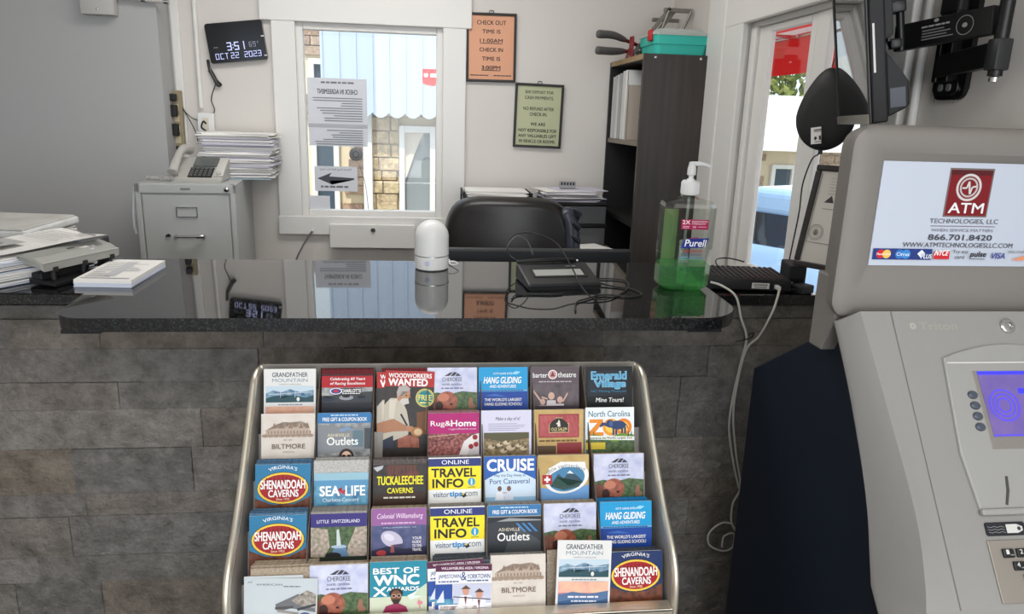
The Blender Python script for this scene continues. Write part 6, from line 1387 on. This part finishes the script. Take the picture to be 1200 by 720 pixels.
brochure(a_cherokee, 'pale sky brochure with a bald man at the right end of the third tier', 2, 0.3785, n=7, Tt=0.026, edge='tan', short='pale sky brochure')
# fourth tier
brochure(a_shen, 'blue brochure with a red oval, far left in the fourth tier from the top', 3, -0.264, dz=-0.006, n=8, Tt=0.030, edge='blue', short='blue oval brochure')
brochure(a_lswater, 'purple-banded forest and waterfall brochure', 3, -0.156, dz=-0.006, n=9, Tt=0.036, edge='grey', short='purple-banded forest brochure')
brochure(a_williams, 'mauve-topped brochure with a pale shape over a dusky town', 3, -0.0475, n=10, Tt=0.037, edge='tan', short='mauve-topped brochure')
brochure(a_travel, 'yellow travel information brochure in the fourth tier, the lower of the two', 3, 0.060, n=10, Tt=0.036, edge='grey', short='yellow travel brochure')
brochure(a_outlets, 'blue-topped charcoal outlet brochure with blue stripes, fourth tier', 3, 0.1665, n=9, Tt=0.034, edge='grey', short='charcoal outlet brochure', dark=True)
brochure(a_cherokee, 'pale sky brochure with a bald man, above the tall mountain brochure in the rack', 3, 0.2725, n=9, Tt=0.034, edge='tan', short='pale sky brochure')
brochure(a_hang, 'bright blue hang gliding brochure at the right end of the fourth tier', 3, 0.381, n=10, Tt=0.038, edge='cyan', short='blue hang gliding brochure')
# bottom tier
brochure(a_american, 'crooked pale grey brochure with a rocky photo in the bottom left pocket', 4, -0.247, dz=-0.020, dy=0.006, yaw=-3, roll=1.5, wdt=0.112, n=10, Tt=0.039, edge='tan', short='crooked grey brochure')
brochure(a_american, 'pale grey brochure just behind the crooked one in the bottom left pocket', 4, -0.262, dz=-0.016, dy=0.0025, yaw=-1)
brochure(a_cherokee, 'pale sky brochure with a bald man in the bottom tier, second pocket', 4, -0.151, dz=-0.002, n=6, Tt=0.022, edge='tan', short='pale sky brochure')
brochure(a_wnc, 'teal awards brochure with a drawn man in sunglasses', 4, -0.047, n=9, Tt=0.035, edge='tan', short='teal awards brochure')
brochure(a_james, 'maroon-banded blue and white brochure of people in hats', 4, 0.066, dz=-0.008, dy=0.006, roll=1.0, n=10, Tt=0.036, edge='slate', short='maroon-banded brochure')
brochure(a_james, 'blue and white brochure slipped askew behind the maroon-banded one', 4, 0.061, dz=-0.001, dy=0.002, roll=-2.0)
brochure(a_biltmore, 'cream brochure with a sketched mansion in the bottom tier', 4, 0.168, dz=0.004, n=8, Tt=0.033, edge='grey', short='cream mansion brochure')
brochure(a_grandfather, 'tall white mountain brochure with a sunset picture standing forward in the bottom tier', 4, 0.281, dz=0.028, dy=0.008, roll=2.5, h=0.205)
b = MB(); b.box((-BW/2, 0, 0), (BW/2, 0.004, BL-0.012), EDGE['tan'])
o = b.build('brochure'); o.matrix_world = rowM(4) @ T(0.276, 0.030, 0.012-BL); tag(o, 'plain-backed brochures left in the pocket behind the tall white mountain brochure', 'brochure')
brochure(a_shen, 'navy brochure with a red and yellow oval in the bottom right pocket', 4, 0.387, dz=0.002, n=10, Tt=0.040, edge='slate', short='navy oval brochure', navy=True)
